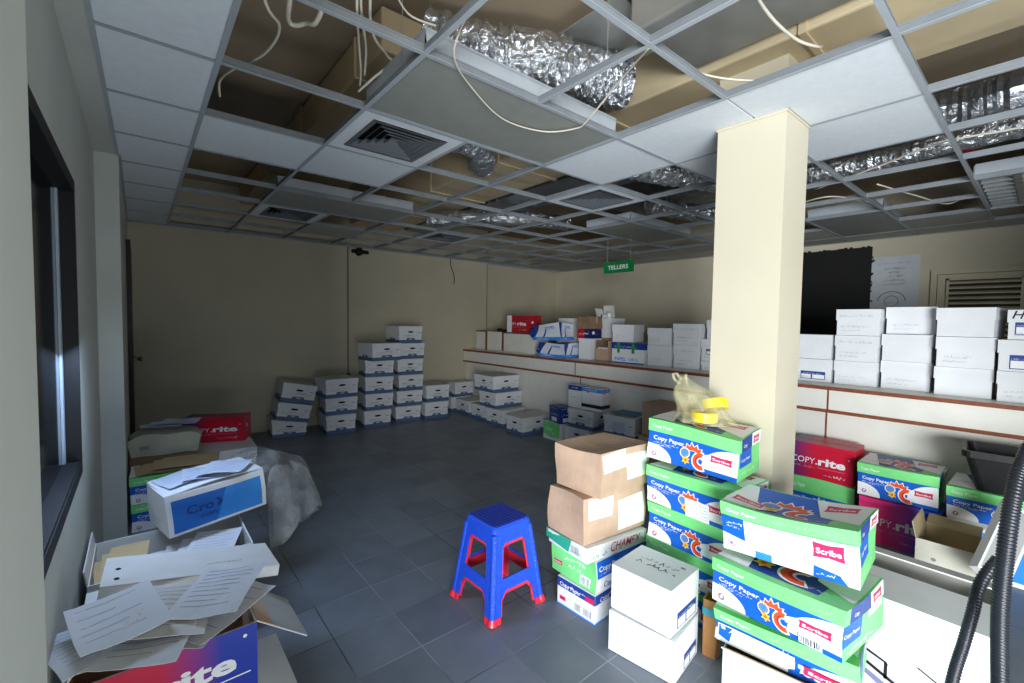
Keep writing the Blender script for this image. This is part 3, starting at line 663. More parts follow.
def scribe(w, d, h, M, label, group, seed, variant='', amp=.008, sag=0.0, lid=True, lidh=.3, sidepatch=True):
    t = thing('paper_carton', label, 'paper carton', M, group); z = h * (1 - lidh) if lid else h
    m = MB(); m.box(0, 0, 0, w, d, h - .004, GREEN); F = faces(m, w, d, h)
    for k in ('F', 'B'): scribe_front(F[k], w, z, variant if k == 'F' else '', seed)
    if variant == 'white':  # front covered in white, with blue corners and badge laid over it
        f = F['F']; f.rect(0, 0, w, z, WP, 12); f.poly([(0, z * .5), (w * .19, z * .38), (w * .19, z), (0, z)], BLUE, 13); f.scrawl(w * .04, z * .8, w * .13, .012, WP, 2, 14); f.scrawl(w * .04, z * .7, w * .11, .009, WP, 3, 14)
        f.arc(w * .07, z * .22, .012, .0145, 0, 360, PINK, 13); f.ell(w * .07, z * .22, .007, .007, PURPG, 13); badge(f, w * .7, z * .52, w * .21, z * .4, 13)
        f.poly([(w * .7, 0), (w * .7, z * .3), (w, z * .12), (w, 0)], BLUE, 13); f.poly([(w * .88, z * .18), (w * .93, 0), (w, 0), (w, z * .14)], WP, 14); f.rect(w * .27, 0, w * .4, z * .2, SKY, 13); f.scrawl(w * .72, z * .1, w * .12, .012, WP, 5, 15)
    if variant == 'bright':
        f = F['F']; f.rect(w * .02, z * .02, w * .6, z * .9, WP, 12); f.poly([(w * .03, z * .3), (w * .12, z * .15), (w * .14, z * .85), (w * .03, z * .85)], BLUE, 13); badge(f, w * .66, z * .3, w * .27, z * .42, 13); f.poly([(w * .56, 0), (w * .7, 0), (w * .6, z * .3), (w * .56, z * .3)], BLUE, 13)
    fR = F['R']
    if sidepatch:
        if variant == 'barcode':
            fR.rect(0, z * .35, d * .4, z, BLUE, 1); fR.text('Copy Paper', d * .03, z * .6, z * .16, WP, .01, 0, 2, fit=d * .33); fR.scrawl(d * .1, z * .12, d * .7, .02, WP, 6, 1); fR.rect(d * .55, z * .75, d * .95, z, WP, 1)
        else: fR.rect(d * .05, z * .45, d * .6, z * .98, BLUE, 1); fR.text('Copy Paper', d * .1, z * .66, z * .12, WP, .01, 0, 2, fit=d * .42); fR.scrawl(d * .15, z * .2, d * .6, .012, WP, seed, 1)
    fn = dent(w, d, h, amp, seed, sag)
    m.warp(fn, .055); m.build('body', t)
    if lid:
        m = MB(); g = .0035
        for q in ((-g, -g, w + g, 0), (-g, d, w + g, d + g), (-g, 0, 0, d), (w, 0, w + g, d)): m.box(q[0], q[1], z, q[2], q[3], h - .002, GREEN)
        m.box(-g, -g, h - .003, w + g, d + g, h, GREEN); F = faces(m, w, d, h, z0=z, g=g); lh = h - z
        for k in 'FB': F[k].text('Copy Paper', w * .05, lh * .36, lh * .34, WP, .012, 0, 1, fit=w * .25); F[k].scrawl(w * .42, lh * .4, w * .1, .014, mat('pale_green_print', '#a5e0a0', .45), seed, 1); F[k].scrawl(w * .6, lh * .4, w * .12, .012, MATS['pale_green_print'], seed + 2, 1); F[k].scrawl(w * .8, lh * .35, w * .13, .012, MATS['pale_green_print'], seed + 3, 1)
        f = F['T']; f.rect(w * .0, d * .12, w * .8, d, NAVY if variant != 'white' else BLUE, 1); f.poly([(0, d * .1), (w * .28, d * .1), (w * .1, d), (0, d)], WP, 2); f.poly([(w * .7, d * .45), (w, d * .2), (w, d), (w * .58, d)], WP, 2); badge(f, w * .68, d * .68, w * .24, d * .2, 3, 'Scribe')
        crest(f, w * .45, d * .45, d * .75, 3); f.scrawl(w * .05, d * .4, w * .12, .014, GINK, seed + 5, 3); f.scrawl(w * .55, d * .2, w * .3, .014, WP, seed + 6, 3)
        if variant == 'white': f.poly([(0, d * .2), (w * .3, d * .12), (w * .36, d * .3), (w * .1, d * .6), (0, d * .6)], WP, 6); badge(f, w * .04, d * .24, w * .25, d * .2, 7)
        fR = F['R']; fR.rect(d * .1, 0, d * .6, lh, NAVY, 1); fR.rect(d * .6, 0, d, lh, WP, 1); fR.text('Copy', d * .18, lh * .3, lh * .35, WP, .01, 0, 2); badge(fR, d * .66, lh * .15, d * .26, lh * .6, 2, 'S')
        m.warp(fn, .055); m.build('lid', t)
    return t
GR_NR = grad_mat('navy_to_red_print', '#1a2a72', '#cf1436', .05, .42)
GR_RB = grad_mat('magenta_to_blue_print', '#ff3c88', '#2a4ec8', .35, .8)
GR_BR = grad_mat('crimson_to_blue_print', '#c8103e', '#1434a6', .45, .78)
def copyrite(w, d, h, M, label, group, seed, g_=GR_NR, amp=.006, open_top=False, band=.0):
    t = thing('paper_carton', label, 'paper carton', M, group)
    m = MB(); m.box(0, 0, 0, w, d, h, g_); F = faces(m, w, d, h)
    for k in 'FB':
        f = F[k]; b = h * .42
        f.text('COPY', w * .07, b, h * .24, WP, -.005, 0, 1, fit=w * .36); f.rect(w * .445, b, w * .465, b + h * .035, WP, 1); f.text('rite', w * .48, b, h * .3, WP, .035, 0, 1, fit=w * .4)
        f.scrawl(w * .08, b - h * .12, w * .38, .012, mat('pale_pink_print', '#e9a9b8', .45), seed, 1); f.rect(w * .48, b - h * .09, w * .88, b - h * .083, MATS['pale_pink_print'], 1)
        f.scrawl(w * .55, b - h * .28, w * .14, .016, MATS['pale_pink_print'], seed + 1, 1); f.scrawl(w * .72, b - h * .28, w * .16, .02, WP, seed + 2, 1); f.ell(w * .92, b + h * .28, .004, .004, WP, 1)
        f.rect(0, h * .86, w, h * .864, mat('seam_shade', '#5a1024', .5), 1)
    F['R'].ell(d * .3, h * .6, .025, .02, WP, 1); F['R'].scrawl(d * .2, h * .35, d * .4, .02, WP, 4, 1); F['T'].rect(0, d * .49, w, d * .51, MATS['seam_shade'], 1)
    m.warp(dent(w, d, h, amp, seed), .06); m.build('body', t)
    return t
def kraft(w, d, h, M, label, group, seed, labels=(), amp=.012, tape='F', m_=KRAFT, sag=.012):
    t = thing('cardboard_carton', label, 'cardboard box', M, group); fn = dent(w, d, h, amp, seed, sag)
    m = MB(); m.box(0, 0, 0, w, d, h, m_); F = faces(m, w, d, h); F['T'].rect(0, d * .495, w, d * .505, KRAFTD, 1); m.warp(fn, .05); m.build('body', t)
    m = MB(); F = faces(m, w, d, h); F['T'].rect(-.0, d * .42, w, d * .58, TAPE, 2)
    for k in ('L', 'R'): F[k].rect(d * .42, h * .45, d * .58, h, TAPE, 1)
    m.warp(fn, .05); m.build('tape_strip', t)
    for i, (k, x0, y0, x1, y1) in enumerate(labels):
        m = MB(); F = faces(m, w, d, h); f = F[k]; rg = random.Random(seed + i); j = lambda: rg.uniform(-.012, .012)
        f.poly([(x0 + j(), y0 + j()), (x1 + j(), y0 + j()), (x1 + j(), y1 + j()), (x0 + j(), y1 + j())], WP, 2)
        for q in range(3): f.scrawl(x0 + (x1 - x0) * .15, y0 + (y1 - y0) * (.25 + .2 * q), (x1 - x0) * .6, .01, GINK, seed + q, 3)
        m.warp(fn, .05); m.build('paper_label', t)
    return t
def open_box(w, d, h, M, label, cat, name, m_out, m_in=KRAFT, flaps=(), th=.005, deco=None, group=None, sides='FBLR'):
    t = thing(name, label, cat, M, group); m = MB()
    def wall(a, b, c, e, k):
        m.box(a, b, 0, c, e, h if k in sides else h * .6, m_out)
        i = .0008; F = {'F': (a, e, c, e + i), 'B': (a, b - i, c, b), 'L': (c, b, c + i, e), 'R': (a - i, b, a, e)}[k]; m.box(F[0], F[1], th, F[2], F[3], (h if k in sides else h * .6) - .0005, m_in)
    wall(0, 0, w, th, 'F'); wall(0, d - th, w, d, 'B'); wall(0, th, th, d - th, 'L'); wall(w - th, th, w, d - th, 'R'); m.box(0, 0, 0, w, d, th, m_in)
    if deco: deco(faces(m, w, d, h))
    m.build('body', t)
    for k, ang, ln, *ex in flaps:      # ang: 0 = straight up, 90 = folded outwards flat, >90 hanging
        m = MB(); q = w if k in 'FB' else d; m.box(.004, -.0025, 0, q - .004, 0, ln, m_out); m.box(.004, 0, 0, q - .004, .0025, ln if not ex else ln * .3, m_in)
        if ex: m.box(.004, 0, ln * .3, q - .004, .0025, ln, ex[0])
        B_ = {'F': Matrix.Identity(4), 'R': Matrix.Translation((w, 0, 0)) @ Matrix.Rotation(PI / 2, 4, 'Z'), 'B': Matrix.Translation((w, d, 0)) @ Matrix.Rotation(PI, 4, 'Z'), 'L': Matrix.Translation((0, d, 0)) @ Matrix.Rotation(-PI / 2, 4, 'Z')}[k]
        m.xf(B_ @ Matrix.Translation((0, 0, h + .001)) @ Matrix.Rotation(RD(ang), 4, 'X')); m.build('flap', t)
    return t
def sheet(M, label, group, w=.21, d=.297, bend=.03, seed=0, m_=PAPER, lines=10, kind='paper_sheet', block=False):
    rg = random.Random(seed); a, b = rg.uniform(0, 6), rg.uniform(0, 6)
    fn = lambda x, y, z: (x, y, z + bend * .22 * abs(math.sin(x * 41 + y * 17 + a)) * math.sin(y * 23 - x * 31 + b) + bend * (math.sin(x / w * 2.6 + a) * .6 + math.sin(y / d * 3.1 + b) * .6 + .5 * math.sin((x + y) * 9 + a)))
    m = MB(); m.box(0, 0, 0, w, d, .0012, m_); f = Face(m, (0, 0, .0012), (1, 0, 0), (0, 1, 0), (0, 0, 1), w, d)
    for i in range(lines):
        y = d * (.9 - .8 * i / max(1, lines)); f.rect(w * .1, y, w * rg.uniform(.5, .92), y + .0018, GINK, 1)
    if block: f.rect(w * .55, d * .66, w * .85, d * .86, GINK, 2); f.rect(w * .55, d * .74, w * .85, d * .77, INK, 3); f.rect(w * .55, d * .83, w * .85, d * .86, INK, 3)
    m.warp(fn, .03); o = m.build(kind, M=M); return tag(o, label, 'paper', group)

# ------------------------------------------------------------------ file boxes along the back wall
BG = 'file boxes stacked by the back wall'
BW, BD, BH = .38, .42, .234
def stack(name, rows, seed):
    z = 0.0
    for i, (x, y, th, w, h) in enumerate(rows):
        bankers(w, BD, h, pose(x, y, z, th), name(i, len(rows)), BG, seed + i); z += h + .003
LV = {2: ['bottom', 'top'], 3: ['bottom', 'middle', 'top'], 5: ['bottom', 'second', 'middle', 'fourth', 'top'], 6: ['bottom', 'second', 'third', 'fourth', 'fifth', 'topmost']}
t = bankers(.40, BD, BH, pose(1.25, 6.12, 0, -4), 'crushed white file box at the bottom of the leaning stack', BG, 11)
for c in t.children:
    for v in c.data.vertices: v.co.z *= 1 - .34 * max(0, min(1, v.co.x / .40))
bankers(.39, BD, .22, pose(1.285, 6.10, .238, -3, 11.5), 'tilted white file box in the middle of the leaning stack', BG, 12)
bankers(.40, .44, .235, pose(1.335, 6.08, .468, -3, 11.5), 'tilted white file box on top of the leaning stack, farthest left', BG, 13)
stack(lambda i, n: f'white file box, {LV[n][i]} of the three-high stack right of the leaning stack', [(1.835, 5.9, -4, .37, .245), (1.835, 5.93, -6, .40, .235), (1.80, 5.80, 1, .41, .243)], 20)
stack(lambda i, n: f'white file box, {LV[n][i]} of the five-high stack left of the tallest stack', [(2.365, 5.98, -4, .375, .232), (2.39, 6.0, -6, .385, .228), (2.375, 5.97, -7, .385, .235), (2.385, 6.0, -9, .392, .235), (2.37, 5.72, 5, .43, .235)], 30)
stack(lambda i, n: f'white file box, {LV[n][i]} of the six-high tallest stack', [(2.867, 6.07, -8, .38, .222), (2.90, 6.09, -7, .386, .222), (2.93, 6.1, -6, .378, .23), (2.925, 6.13, -7, .388, .233), (2.96, 6.11, -6, .37, .235), (2.86, 5.95, 2, .37, .25)], 40)
stack(lambda i, n: f'white file box, {LV[n][i]} of the two-high stack right of the tallest stack', [(3.294, 5.97, -6, .377, .255), (3.325, 5.99, -6, .379, .25)], 50)
CG = 'file boxes by the counter end'
bankers(.38, .3, .235, pose(3.93, 6.25, 0, 0), 'white file box on the floor in the corner under the counter end', CG, 61)
bankers(.36, .32, .24, pose(3.98, 6.22, .238, 0), 'white file box stacked in the corner under the counter end', CG, 62)
bankers(.37, .42, .225, pose(3.985, 6.19, 0, -89), 'white file box on the floor, farthest in the row under the counter', CG, 63, hole='A')
bankers(.36, .42, .225, pose(3.955, 5.71, 0, -89), 'white file box on the floor, second in the row under the counter', CG, 64, hole='A')
bankers(.37, .42, .235, pose(3.90, 5.25, 0, -86), 'white file box on the floor carrying two others under the counter', CG, 65, hole='A')
bankers(.40, .5, .225, pose(3.91, 5.44, .24, -90), 'white file box in the middle of the three piled under the counter', CG, 66, hole='A')
bankers(.47, .48, .235, pose(3.88, 5.53, .469, -90), 'white file box topmost of the three piled under the counter', CG, 67, hole='A')
bankers(.33, .56, .234, pose(3.82, 4.68, 0, -88), 'low white file box on the floor nearest the camera in the counter row', CG, 68, hole='A')

# ------------------------------------------------------------------ mixed cartons under the counter, mid floor
t = thing('paper_carton', 'green and white carton on the floor under the counter, beside the low file box', 'paper carton', pose(4.02, 4.16, 0, -91), 'cartons on the floor under the counter'); w, d, h = .31, .38, .225
m = MB(); m.box(0, 0, 0, w, d, h, W); F = faces(m, w, d, h); F['F'].rect(0, .03, w * .95, h, GREEN, 1); F['F'].poly([(0, 0), (w, 0), (w, .05), (w * .5, .02), (0, .07)], W, 2); F['F'].text('Copy', .06, .12, .05, WP, .01, 0, 2); F['F'].scrawl(.06, .08, .15, .02, WP, 4, 2); F['R'].scrawl(.08, .1, .2, .02, PINK_, 3, 1); m.build('body', t, bevel=.004)
m = MB(); m.box(.003, .003, h, w - .003, d / 2 - .001, h + .0025, W); m.box(.003, d / 2 + .001, h, w - .003, d - .003, h + .0025, W); m.build('flap', t)
bankers(.38, .38, .225, pose(4.03, 3.79, 0, -89), 'file box on the floor under the counter, right of the green carton', 'cartons on the floor under the counter', 72, hole='A')
def small_carton(w, d, h, M, label, base, topc, group=None, strip=.3, seed=0, art=None):
    t = thing('small_carton', label, 'carton', M, group); m = MB(); m.box(0, 0, 0, w, d, h, base); F = faces(m, w, d, h)
    for k in 'FRLB':
        f = F[k]; f.rect(0, h * (1 - strip), f.w, h, topc, 1); f.scrawl(f.w * .15, h * (1 - strip * .6), f.w * .6, h * .08, WP if topc is not W else GINK, seed, 2)
        if art == 'white': f.rect(f.w * .25, h * .1, f.w * .75, h * .35, WP, 2); f.scrawl(f.w * .15, h * .5, f.w * .7, h * .12, WP, seed + 2, 2)
        if art == 'bar': f.rect(0, h * .12, f.w, h * .28, INK, 2); f.ell(f.w * .3, h * .85, .02, .015, ORANGE, 3)
        if art == 'lines': f.scrawl(f.w * .12, h * .45, f.w * .5, .016, GINK, seed + 3, 2)
    m.build('body', t, bevel=.003)
    m = MB(); m.box(.003, .003, h, w - .003, d / 2 - .001, h + .003, base); m.box(.003, d / 2 + .001, h, w - .003, d - .003, h + .003, base); m.build('flap', t)
    return t
small_carton(.25, .2, .2, pose(4.06, 4.1, .228, -104), 'violet blue carton on top of the green carton under the counter', NAVY, NAVY, 'small cartons under the counter', .2, 3, 'white')
bankers(.38, .36, .225, pose(4.03, 3.745, .228, -87), 'white file box with two upright cartons standing on it', 'cartons on the floor under the counter', 73, hole='A')
small_carton(.2, .14, .27, pose(4.09, 3.80, .456, -86), 'upright white carton with a navy band, on the file box under the counter', W, NAVY, 'small cartons under the counter', .22, 5, 'lines')
small_carton(.29, .16, .26, pose(4.10, 3.59, .456, -87), 'white carton with a dark band and orange spot, on the file box under the counter', W, SKY, 'small cartons under the counter', .16, 6, 'bar')
bankers(.38, .4, .245, pose(3.99, 3.15, 0, -87), 'file box on the floor under the blue folder, behind the brown cartons', 'cartons on the floor under the counter', 74, hole='A')
t = bankers(.39, .4, .235, pose(3.98, 3.155, .248, -86), 'file box with a blue folder lying on its lid, under the counter', 'cartons on the floor under the counter', 75, hole='A')
m = MB(); F = Face(m, (.39 * .3, -.001, .06), (1, 0, 0), (0, 0, 1), (0, -1, 0), .2, .13); F.rect(0, 0, .15, .11, PAPERB, 1); m.build('paper_label', t)
sheet(pose(4.02, 3.1, .489, -80), 'blue paper folder lying on the file box under the counter', None, .30, .32, .008, 4, mat('blue_folder', '#5d93ad', .6), 0, 'folder')
kraft(.45, .38, .34, pose(4.0, 2.7, 0, -90), 'brown carton on the floor under the counter, hidden behind the copy paper tower', 'brown cartons', 81)
kraft(.44, .36, .33, pose(4.02, 2.69, .345, -90), 'shadowed brown carton under the counter behind the yellow bag', 'brown cartons', 82)

# ------------------------------------------------------------------ boxes on the counter, right of the column
AG = 'white archive boxes on the counter'
XS = ['right beside the column', 'second from the column', 'third from the column', 'fourth from the column', 'at the right edge of the photo']
S = [[(4.64, 1.51, .2, None), (4.64, 1.515, .215, None)], [(4.635, 1.19, .2, None), (4.62, 1.187, .215, None), (4.60, 1.18, .218, None)],
     [(4.655, .875, .222, None), (4.63, .872, .213, None), (4.68, .862, .215, None)], [(4.57, .545, .208, None), (4.545, .54, .22, None), (4.56, .548, .208, None)],
     [(4.51, .222, .208, None), (4.50, .225, .21, None), (4.52, .19, .2, None)]]
LN = {2: ['bottom', 'top'], 3: ['bottom', 'middle', 'top']}
for i, col in enumerate(S):
    z = 1.002
    for j, (x, y, h, _) in enumerate(col):
        lab = ('F', .06, .02, .25, .09) if (i, j) in ((0, 0),) else ('F', .05, .015, .28, .11) if (i, j) == (4, 1) else ('F', .03, .03, .25, .12) if (i, j) == (4, 2) else None
        archive(.3 if i != 1 else .295, .34, h, pose(x, y, z, -90 - (6 if (i, j) == (3, 2) else (1 if j == 1 else 0))), f'white archive box, {LN[len(col)][j]} of the counter stack {XS[i]}', AG, 100 + i * 10 + j, lab, (int((i + j) % 2 == 0 or i == 1), int(i == 1 and j > 0)), top='marker' if (i, j) == (4, 2) else None)
        z += h + .003
# ... and left of the column
S = [[(4.66, 2.40, .10), (4.66, 2.405, .235), (4.68, 2.36, .2)], [(4.66, 2.73, .262), (4.63, 2.72, .232)], [(4.66, 3.065, .24), (4.66, 3.07, .2)]]
XS = ['partly hidden behind the column', 'second to the left of the column', 'third to the left of the column']
for i, col in enumerate(S):
    z = 1.002
    for j, (x, y, h) in enumerate(col):
        archive(.305, .33, h, pose(x, y, z, -90 + (1 if j else 0)), f'white archive box, {LN[len(col)][j]} of the counter stack {XS[i]}', AG, 150 + i * 10 + j, ('F', .05, h * .3, .22, h * .55, INK) if (i, j) == (0, 1) else None, (1, int(i == 1)))
        z += h + .003
# blue lidded paper carton with green tape, tilted box on it
t = thing('paper_carton', 'white and navy paper carton with green tape tabs on the counter', 'paper carton', pose(4.61, 3.55, 1.002, -88)); w, d, h = .46, .29, .25
m = MB(); m.box(0, 0, 0, w, d, h * .7, W); F = faces(m, w, d, h * .7); F['F'].text('PAPEL', w * .1, .03, .06, SKY, .02, 0, 1, fit=w * .35); F['F'].text('CARTA', w * .52, .035, .045, SKY, .01, 0, 1, fit=w * .3); F['F'].rect(0, 0, w, .012, NAVY, 1); m.build('body', t)
m = MB(); m.box(-.004, -.004, h * .7, w + .004, d + .004, h, NAVY); F = faces(m, w, d, h, z0=h * .7, g=.004); F['F'].scrawl(w * .1, .02, w * .7, .02, WP, 3, 1); m.build('lid', t)
for x in (.08, .29): m = MB(); m.box(x, -.007, h * .5, x + .04, -.005, h + .001, GREEND); m.box(x, -.007, h, x + .04, .05, h + .002, GREEND); m.build('tape_tab', t)
archive(.3, .26, .22, pose(4.675, 3.60, 1.257, -84, 0, 0), 'tilted white archive box sitting on the navy-lidded paper carton', AG, 190, None, (1, 0))
# kraft carton with reams, white box behind it with an opened ream box
t = open_box(.2, .26, .26, pose(4.64, 3.84, 1.002, -89), 'small brown carton with an open front on the counter, holding white packs', 'cardboard box', 'cardboard_carton', KRAFT, KRAFTD, sides='BLR')
RG = 'white paper packs in the small brown carton'
for i in range(2):
    m = MB(); m.box(0, 0, 0, .165, .2, .085, W); F = faces(m, .165, .2, .085); F['F'].rect(.0, .075, .165, .085, PURPG, 1); tag(m.build('paper_pack', M=pose(4.66, 3.822, 1.009 + i * .088, -89), bevel=.003), f'white paper pack in the small brown carton on the counter, {"upper" if i else "lower"} of two', 'paper pack', RG)
kraft(.5, .3, .285, pose(4.98, 4.32, 1.002, -90), 'brown carton on the counter carrying the plain white box', 'brown cartons', 83)
archive(.48, .3, .27, pose(4.96, 4.32, 1.29, -90), 'plain white box behind the small brown carton, with an opened ream box on top', AG, 191, None, (0, 0), lidh=.1)
open_box(.2, .16, .05, pose(5.0, 4.14, 1.563, -92), 'opened white and navy ream box standing on the plain white box', 'carton', 'small_carton', W, WO, (('B', -8, .13), ('L', 20, .09)), deco=lambda F: (F['F'].rect(.085, 0, .11, .05, NAVY, 1)))
m = MB(); m.lathe([(.026, 0), (.034, .075), (.032, .075), (.025, .004)], WP, 18, Matrix.Translation((4.985, 3.90, 1.561))); tag(m.build('paper_cup', smooth=True), 'small white cup beside the opened ream box', 'cup')
archive(.2, .24, .28, pose(4.63, 4.13, 1.002, -90), 'cream box on the counter beside the small brown carton', None, 192, None, (0, 0), name='cream_box', lidh=.12)
copyrite(.23, .24, .12, pose(4.64, 4.17, 1.286, -90), 'flat red and navy carton on the cream box on the counter', 'red paper cartons', 193, grad_mat('red_navy_print', '#b8142c', '#1a2560', .5, .6))
kraft(.24, .24, .17, pose(4.65, 4.18, 1.411, -90), 'small brown carton on the flat red and navy carton', 'brown cartons', 84, m_=KRAFTD)
def wrapped(w, d, h, M, label, seed):
    t = thing('wrapped_paper_pack', label, 'paper pack', M, 'blue and white wrapped paper packs'); PL = mat('glossy_wrap', '#dfe4ee', .18, .05); m = MB()
    m.box(0, 0, 0, w, d, h, PL); F = faces(m, w, d, h)
    for k in 'FBRL': f = F[k]; q = f.w; f.rect(0, 0, q, h * .2, SKY, 1); f.poly([(0, h), (q * .25, h), (q * .08, h * .2), (0, h * .2)], NAVY, 1); f.poly([(q * .35, h * .2), (q * .42, h * .2), (q * .5, h * .7), (q * .45, h * .7)], NAVY, 1); f.text('PAPEL', q * .45, h * .7, h * .2, SKY, .03, 0, 1, fit=q * .4); f.scrawl(q * .1, h * .05, q * .5, h * .1, WP, seed, 2)
    F['T'].rect(0, 0, w, d * .5, BLUE, 1); m.warp(dent(w, d, h, .022, seed), .04); m.build('body', t)
    m = MB(); m.grid(lambda u, v: (-.005 - .05 * v, d * u, h * (.4 + .35 * math.sin(5 * u + 3 * v)) * (1 - .3 * v)), 8, 4, NAVY); m.build('wrap_end', t)
wrapped(.50, .3, .195, pose(4.46, 4.74, 1.004, -88), 'lower of two crumpled blue and white wrapped paper packs on the counter', 5)
wrapped(.54, .3, .235, pose(4.46, 4.88, 1.225, -87, -2), 'upper, tilted one of two crumpled blue and white wrapped paper packs on the counter', 8)
archive(.32, .3, .24, pose(4.95, 4.85, 1.002, -90), 'white box on the counter behind the wrapped paper packs', AG, 194, None, (0, 0))
archive(.3, .28, .31, pose(4.96, 4.84, 1.245, -93), 'white box showing its top over the wrapped paper packs', AG, 195, ('F', .02, .02, .2, .06, RED), (0, 0))
m = MB(); m.box(4.612, 5.05, 1.002, 4.95, 5.7, 1.3, LAM); tag(m.build('counter_cabinet', bevel=.004), 'low cream cabinet behind the wide counter screen', 'cabinet')
t = copyrite(.50, .27, .27, pose(4.63, 5.68, 1.322, -88), 'red paper carton with white lettering standing above the wide counter screen', 'red paper cartons', 196, mat('red_carton_print', '#b81a2c', .45))
m = MB(); m.box(-.003, -.0045, 0, .11, -.003, .27, WP); m.build('end_label', t)

# ------------------------------------------------------------------ floor in front of the counter, right
FG = 'paper cartons on the floor by the right counter'
scribe(.44, .3, .295, pose(4.06, 1.33, 0, -90), 'green paper carton on the floor under the red carton, right of the column', FG, 201, amp=.012, lidh=.42)
copyrite(.44, .28, .275, pose(4.06, 1.33, .30, -90), 'red and navy paper carton right of the column, on a green carton', FG, 202, GR_NR)
copyrite(.43, .32, .305, pose(3.92, .825, 0, -93), 'magenta and blue paper carton on the floor under a green and blue carton', FG, 203, GR_RB)
scribe(.42, .36, .225, pose(3.925, .835, .311, -88), 'green and blue paper carton standing on the magenta and blue carton', FG, 204, amp=.006)
t = thing('paper_carton', 'sky blue carton on the floor under the carton with the black bin', 'paper carton', pose(3.88, .368, 0, -90), FG); w, d, h = .47, .4, .322
m = MB(); m.box(0, 0, 0, w, d, h, W); F = faces(m, w, d, h); f = F['F']; f.rect(.03, .03, w - .02, h - .05, SKY, 1); f.text('C', w * .12, h * .3, h * .45, NAVY, .03, 0, 2); f.text('ey', w * .7, h * .35, h * .36, NAVY, .03, 0, 2); m.build('body', t, bevel=.004)
m = MB(); m.box(.002, .002, h, w - .002, d / 2 - .001, h + .004, W); m.box(.002, d / 2 + .001, h, w - .002, d - .002, h + .004, W); m.build('flap', t)
scribe(.47, .4, .186, pose(3.87, .37, .329, -90), 'green and blue paper carton with a black bin standing on it', FG, 205, amp=.005, lidh=.32)
t = thing('waste_bin', 'black tapered plastic bin standing on a paper carton at the right edge', 'bin', pose(4.02, .135, .519, 4))
m = MB(); R_ = lambda a, z, c: [(sx * (a - c * (1 if q == 0 else 0)), sy * (a - c * (1 if q == 1 else 0)), z) for sx, sy, q in ((1, -1, 1), (1, -1, 0), (-1, -1, 0), (-1, -1, 1), (-1, 1, 1), (-1, 1, 0), (1, 1, 0), (1, 1, 1))]
def loft(m, rings, mt, cap0=True, cap1=True):
    n = len(rings[0]); v = [p for r in rings for p in r]; f = [(i * n + k, i * n + (k + 1) % n, (i + 1) * n + (k + 1) % n, (i + 1) * n + k) for i in range(len(rings) - 1) for k in range(n)]
    if cap0: f.append(tuple(reversed(range(n))))
    if cap1: f.append(tuple(range((len(rings) - 1) * n, len(rings) * n)))
    m.mesh(v, f, mt)
def rrect(a, b, z, r=.04, n=4):
    pts = []
    for cx, cy, s in ((a - r, b - r, 0), (-a + r, b - r, 90), (-a + r, -b + r, 180), (a - r, -b + r, 270)):
        for i in range(n + 1): q = RD(s + 90 * i / n); pts.append((cx + r * math.cos(q), cy + r * math.sin(q), z))
    return pts
loft(m, [rrect(.125, .125, 0), rrect(.175, .178, .205), rrect(.172, .177, .235), rrect(.168, .173, .235), rrect(.11, .11, .01)], BLACKP); m.build('body', t)
m = MB(); loft(m, [rrect(.176, .181, .2), rrect(.19, .195, .205), rrect(.192, .197, .243), rrect(.172, .177, .243), rrect(.172, .177, .2)], BLACKP, False, False); m.build('rim', t)

# open cream box, leaning tray
CRB = mat('cream_box_board', '#d8d6c6', .6)
open_box(.25, .32, .27, pose(3.48, .455, 0, -90), 'open cream box in front of the sky blue carton', 'cardboard box', 'open_box', CRB, mat('tan_box_inside', '#bda983', .7), (('L', 12, .09), ('B', 70, .1), ('R', 55, .1)), deco=lambda F: F['F'].ell(.08, .17, .012, .01, GINK, 1))
X = Vector((.427, -.095, .324)).normalized(); Y0 = Vector((-.04, -.05, -.13)); Y = (Y0 - X * Y0.dot(X)).normalized(); Z = X.cross(Y)
if Z.x > 0: Y = -Y; Z = -Z
t = thing('tray_lid', 'grey shallow lid with a thick white rim leaning beside the open cream box', 'lid', Matrix.Translation((3.24, .185, .30)) @ Matrix((X, Y, Z)).transposed().to_4x4())
m = MB(); m.box(0, -.13, 0, .44, .0, .012, GREYW); m.build('panel', t)
m = MB(); m.box(0, -.145, -.03, .44, -.13, .014, W); m.box(0, 0, -.03, .44, .012, .014, W); m.box(-.015, -.145, -.03, 0, .012, .014, W); m.box(.44, -.145, -.03, .455, .012, .014, W); m.box(.0, -.125, -.03, .44, -.118, -.002, W); m.build('rim', t)

# large printer carton
t = open_box(.52, .5, .42, pose(2.26, .60, 0, -90), 'large white equipment carton with half-open flaps and a printed picture, lower right', 'cardboard box', 'equipment_carton', W, WO, (('F', -86, .235), ('B', -74, .22)), th=.006,
  deco=lambda F: (F['F'].poly([(.1, .22), (.24, .17), (.245, .16), (.1, .205)], INK, 1), F['F'].rect(.232, .1, .243, .165, INK, 1), F['F'].poly([(.13, .15), (.4, .03), (.4, .045), (.13, .165)], INK, 1), F['F'].poly([(.2, .27), (.42, .17), (.43, .2), (.25, .27)], PAPERB, 1), F['F'].poly([(.15, .12), (.36, .03), (.3, .02), (.15, .1)], PURPG, 1), F['F'].scrawl(.16, .335, .24, .014, PAPERB, 5, 1), F['F'].poly([(.33, .2), (.5, .12), (.5, .126), (.33, .207)], INK, 1), F['F'].ell(.14, .145, .014, .008, PINK, 2), F['F'].poly([(0, 0), (.12, 0), (.12, .14), (.05, .2), (0, .2)], NAVY, 1), F['R'].scrawl(.1, .2, .2, .03, PAPERB, 6, 1)))

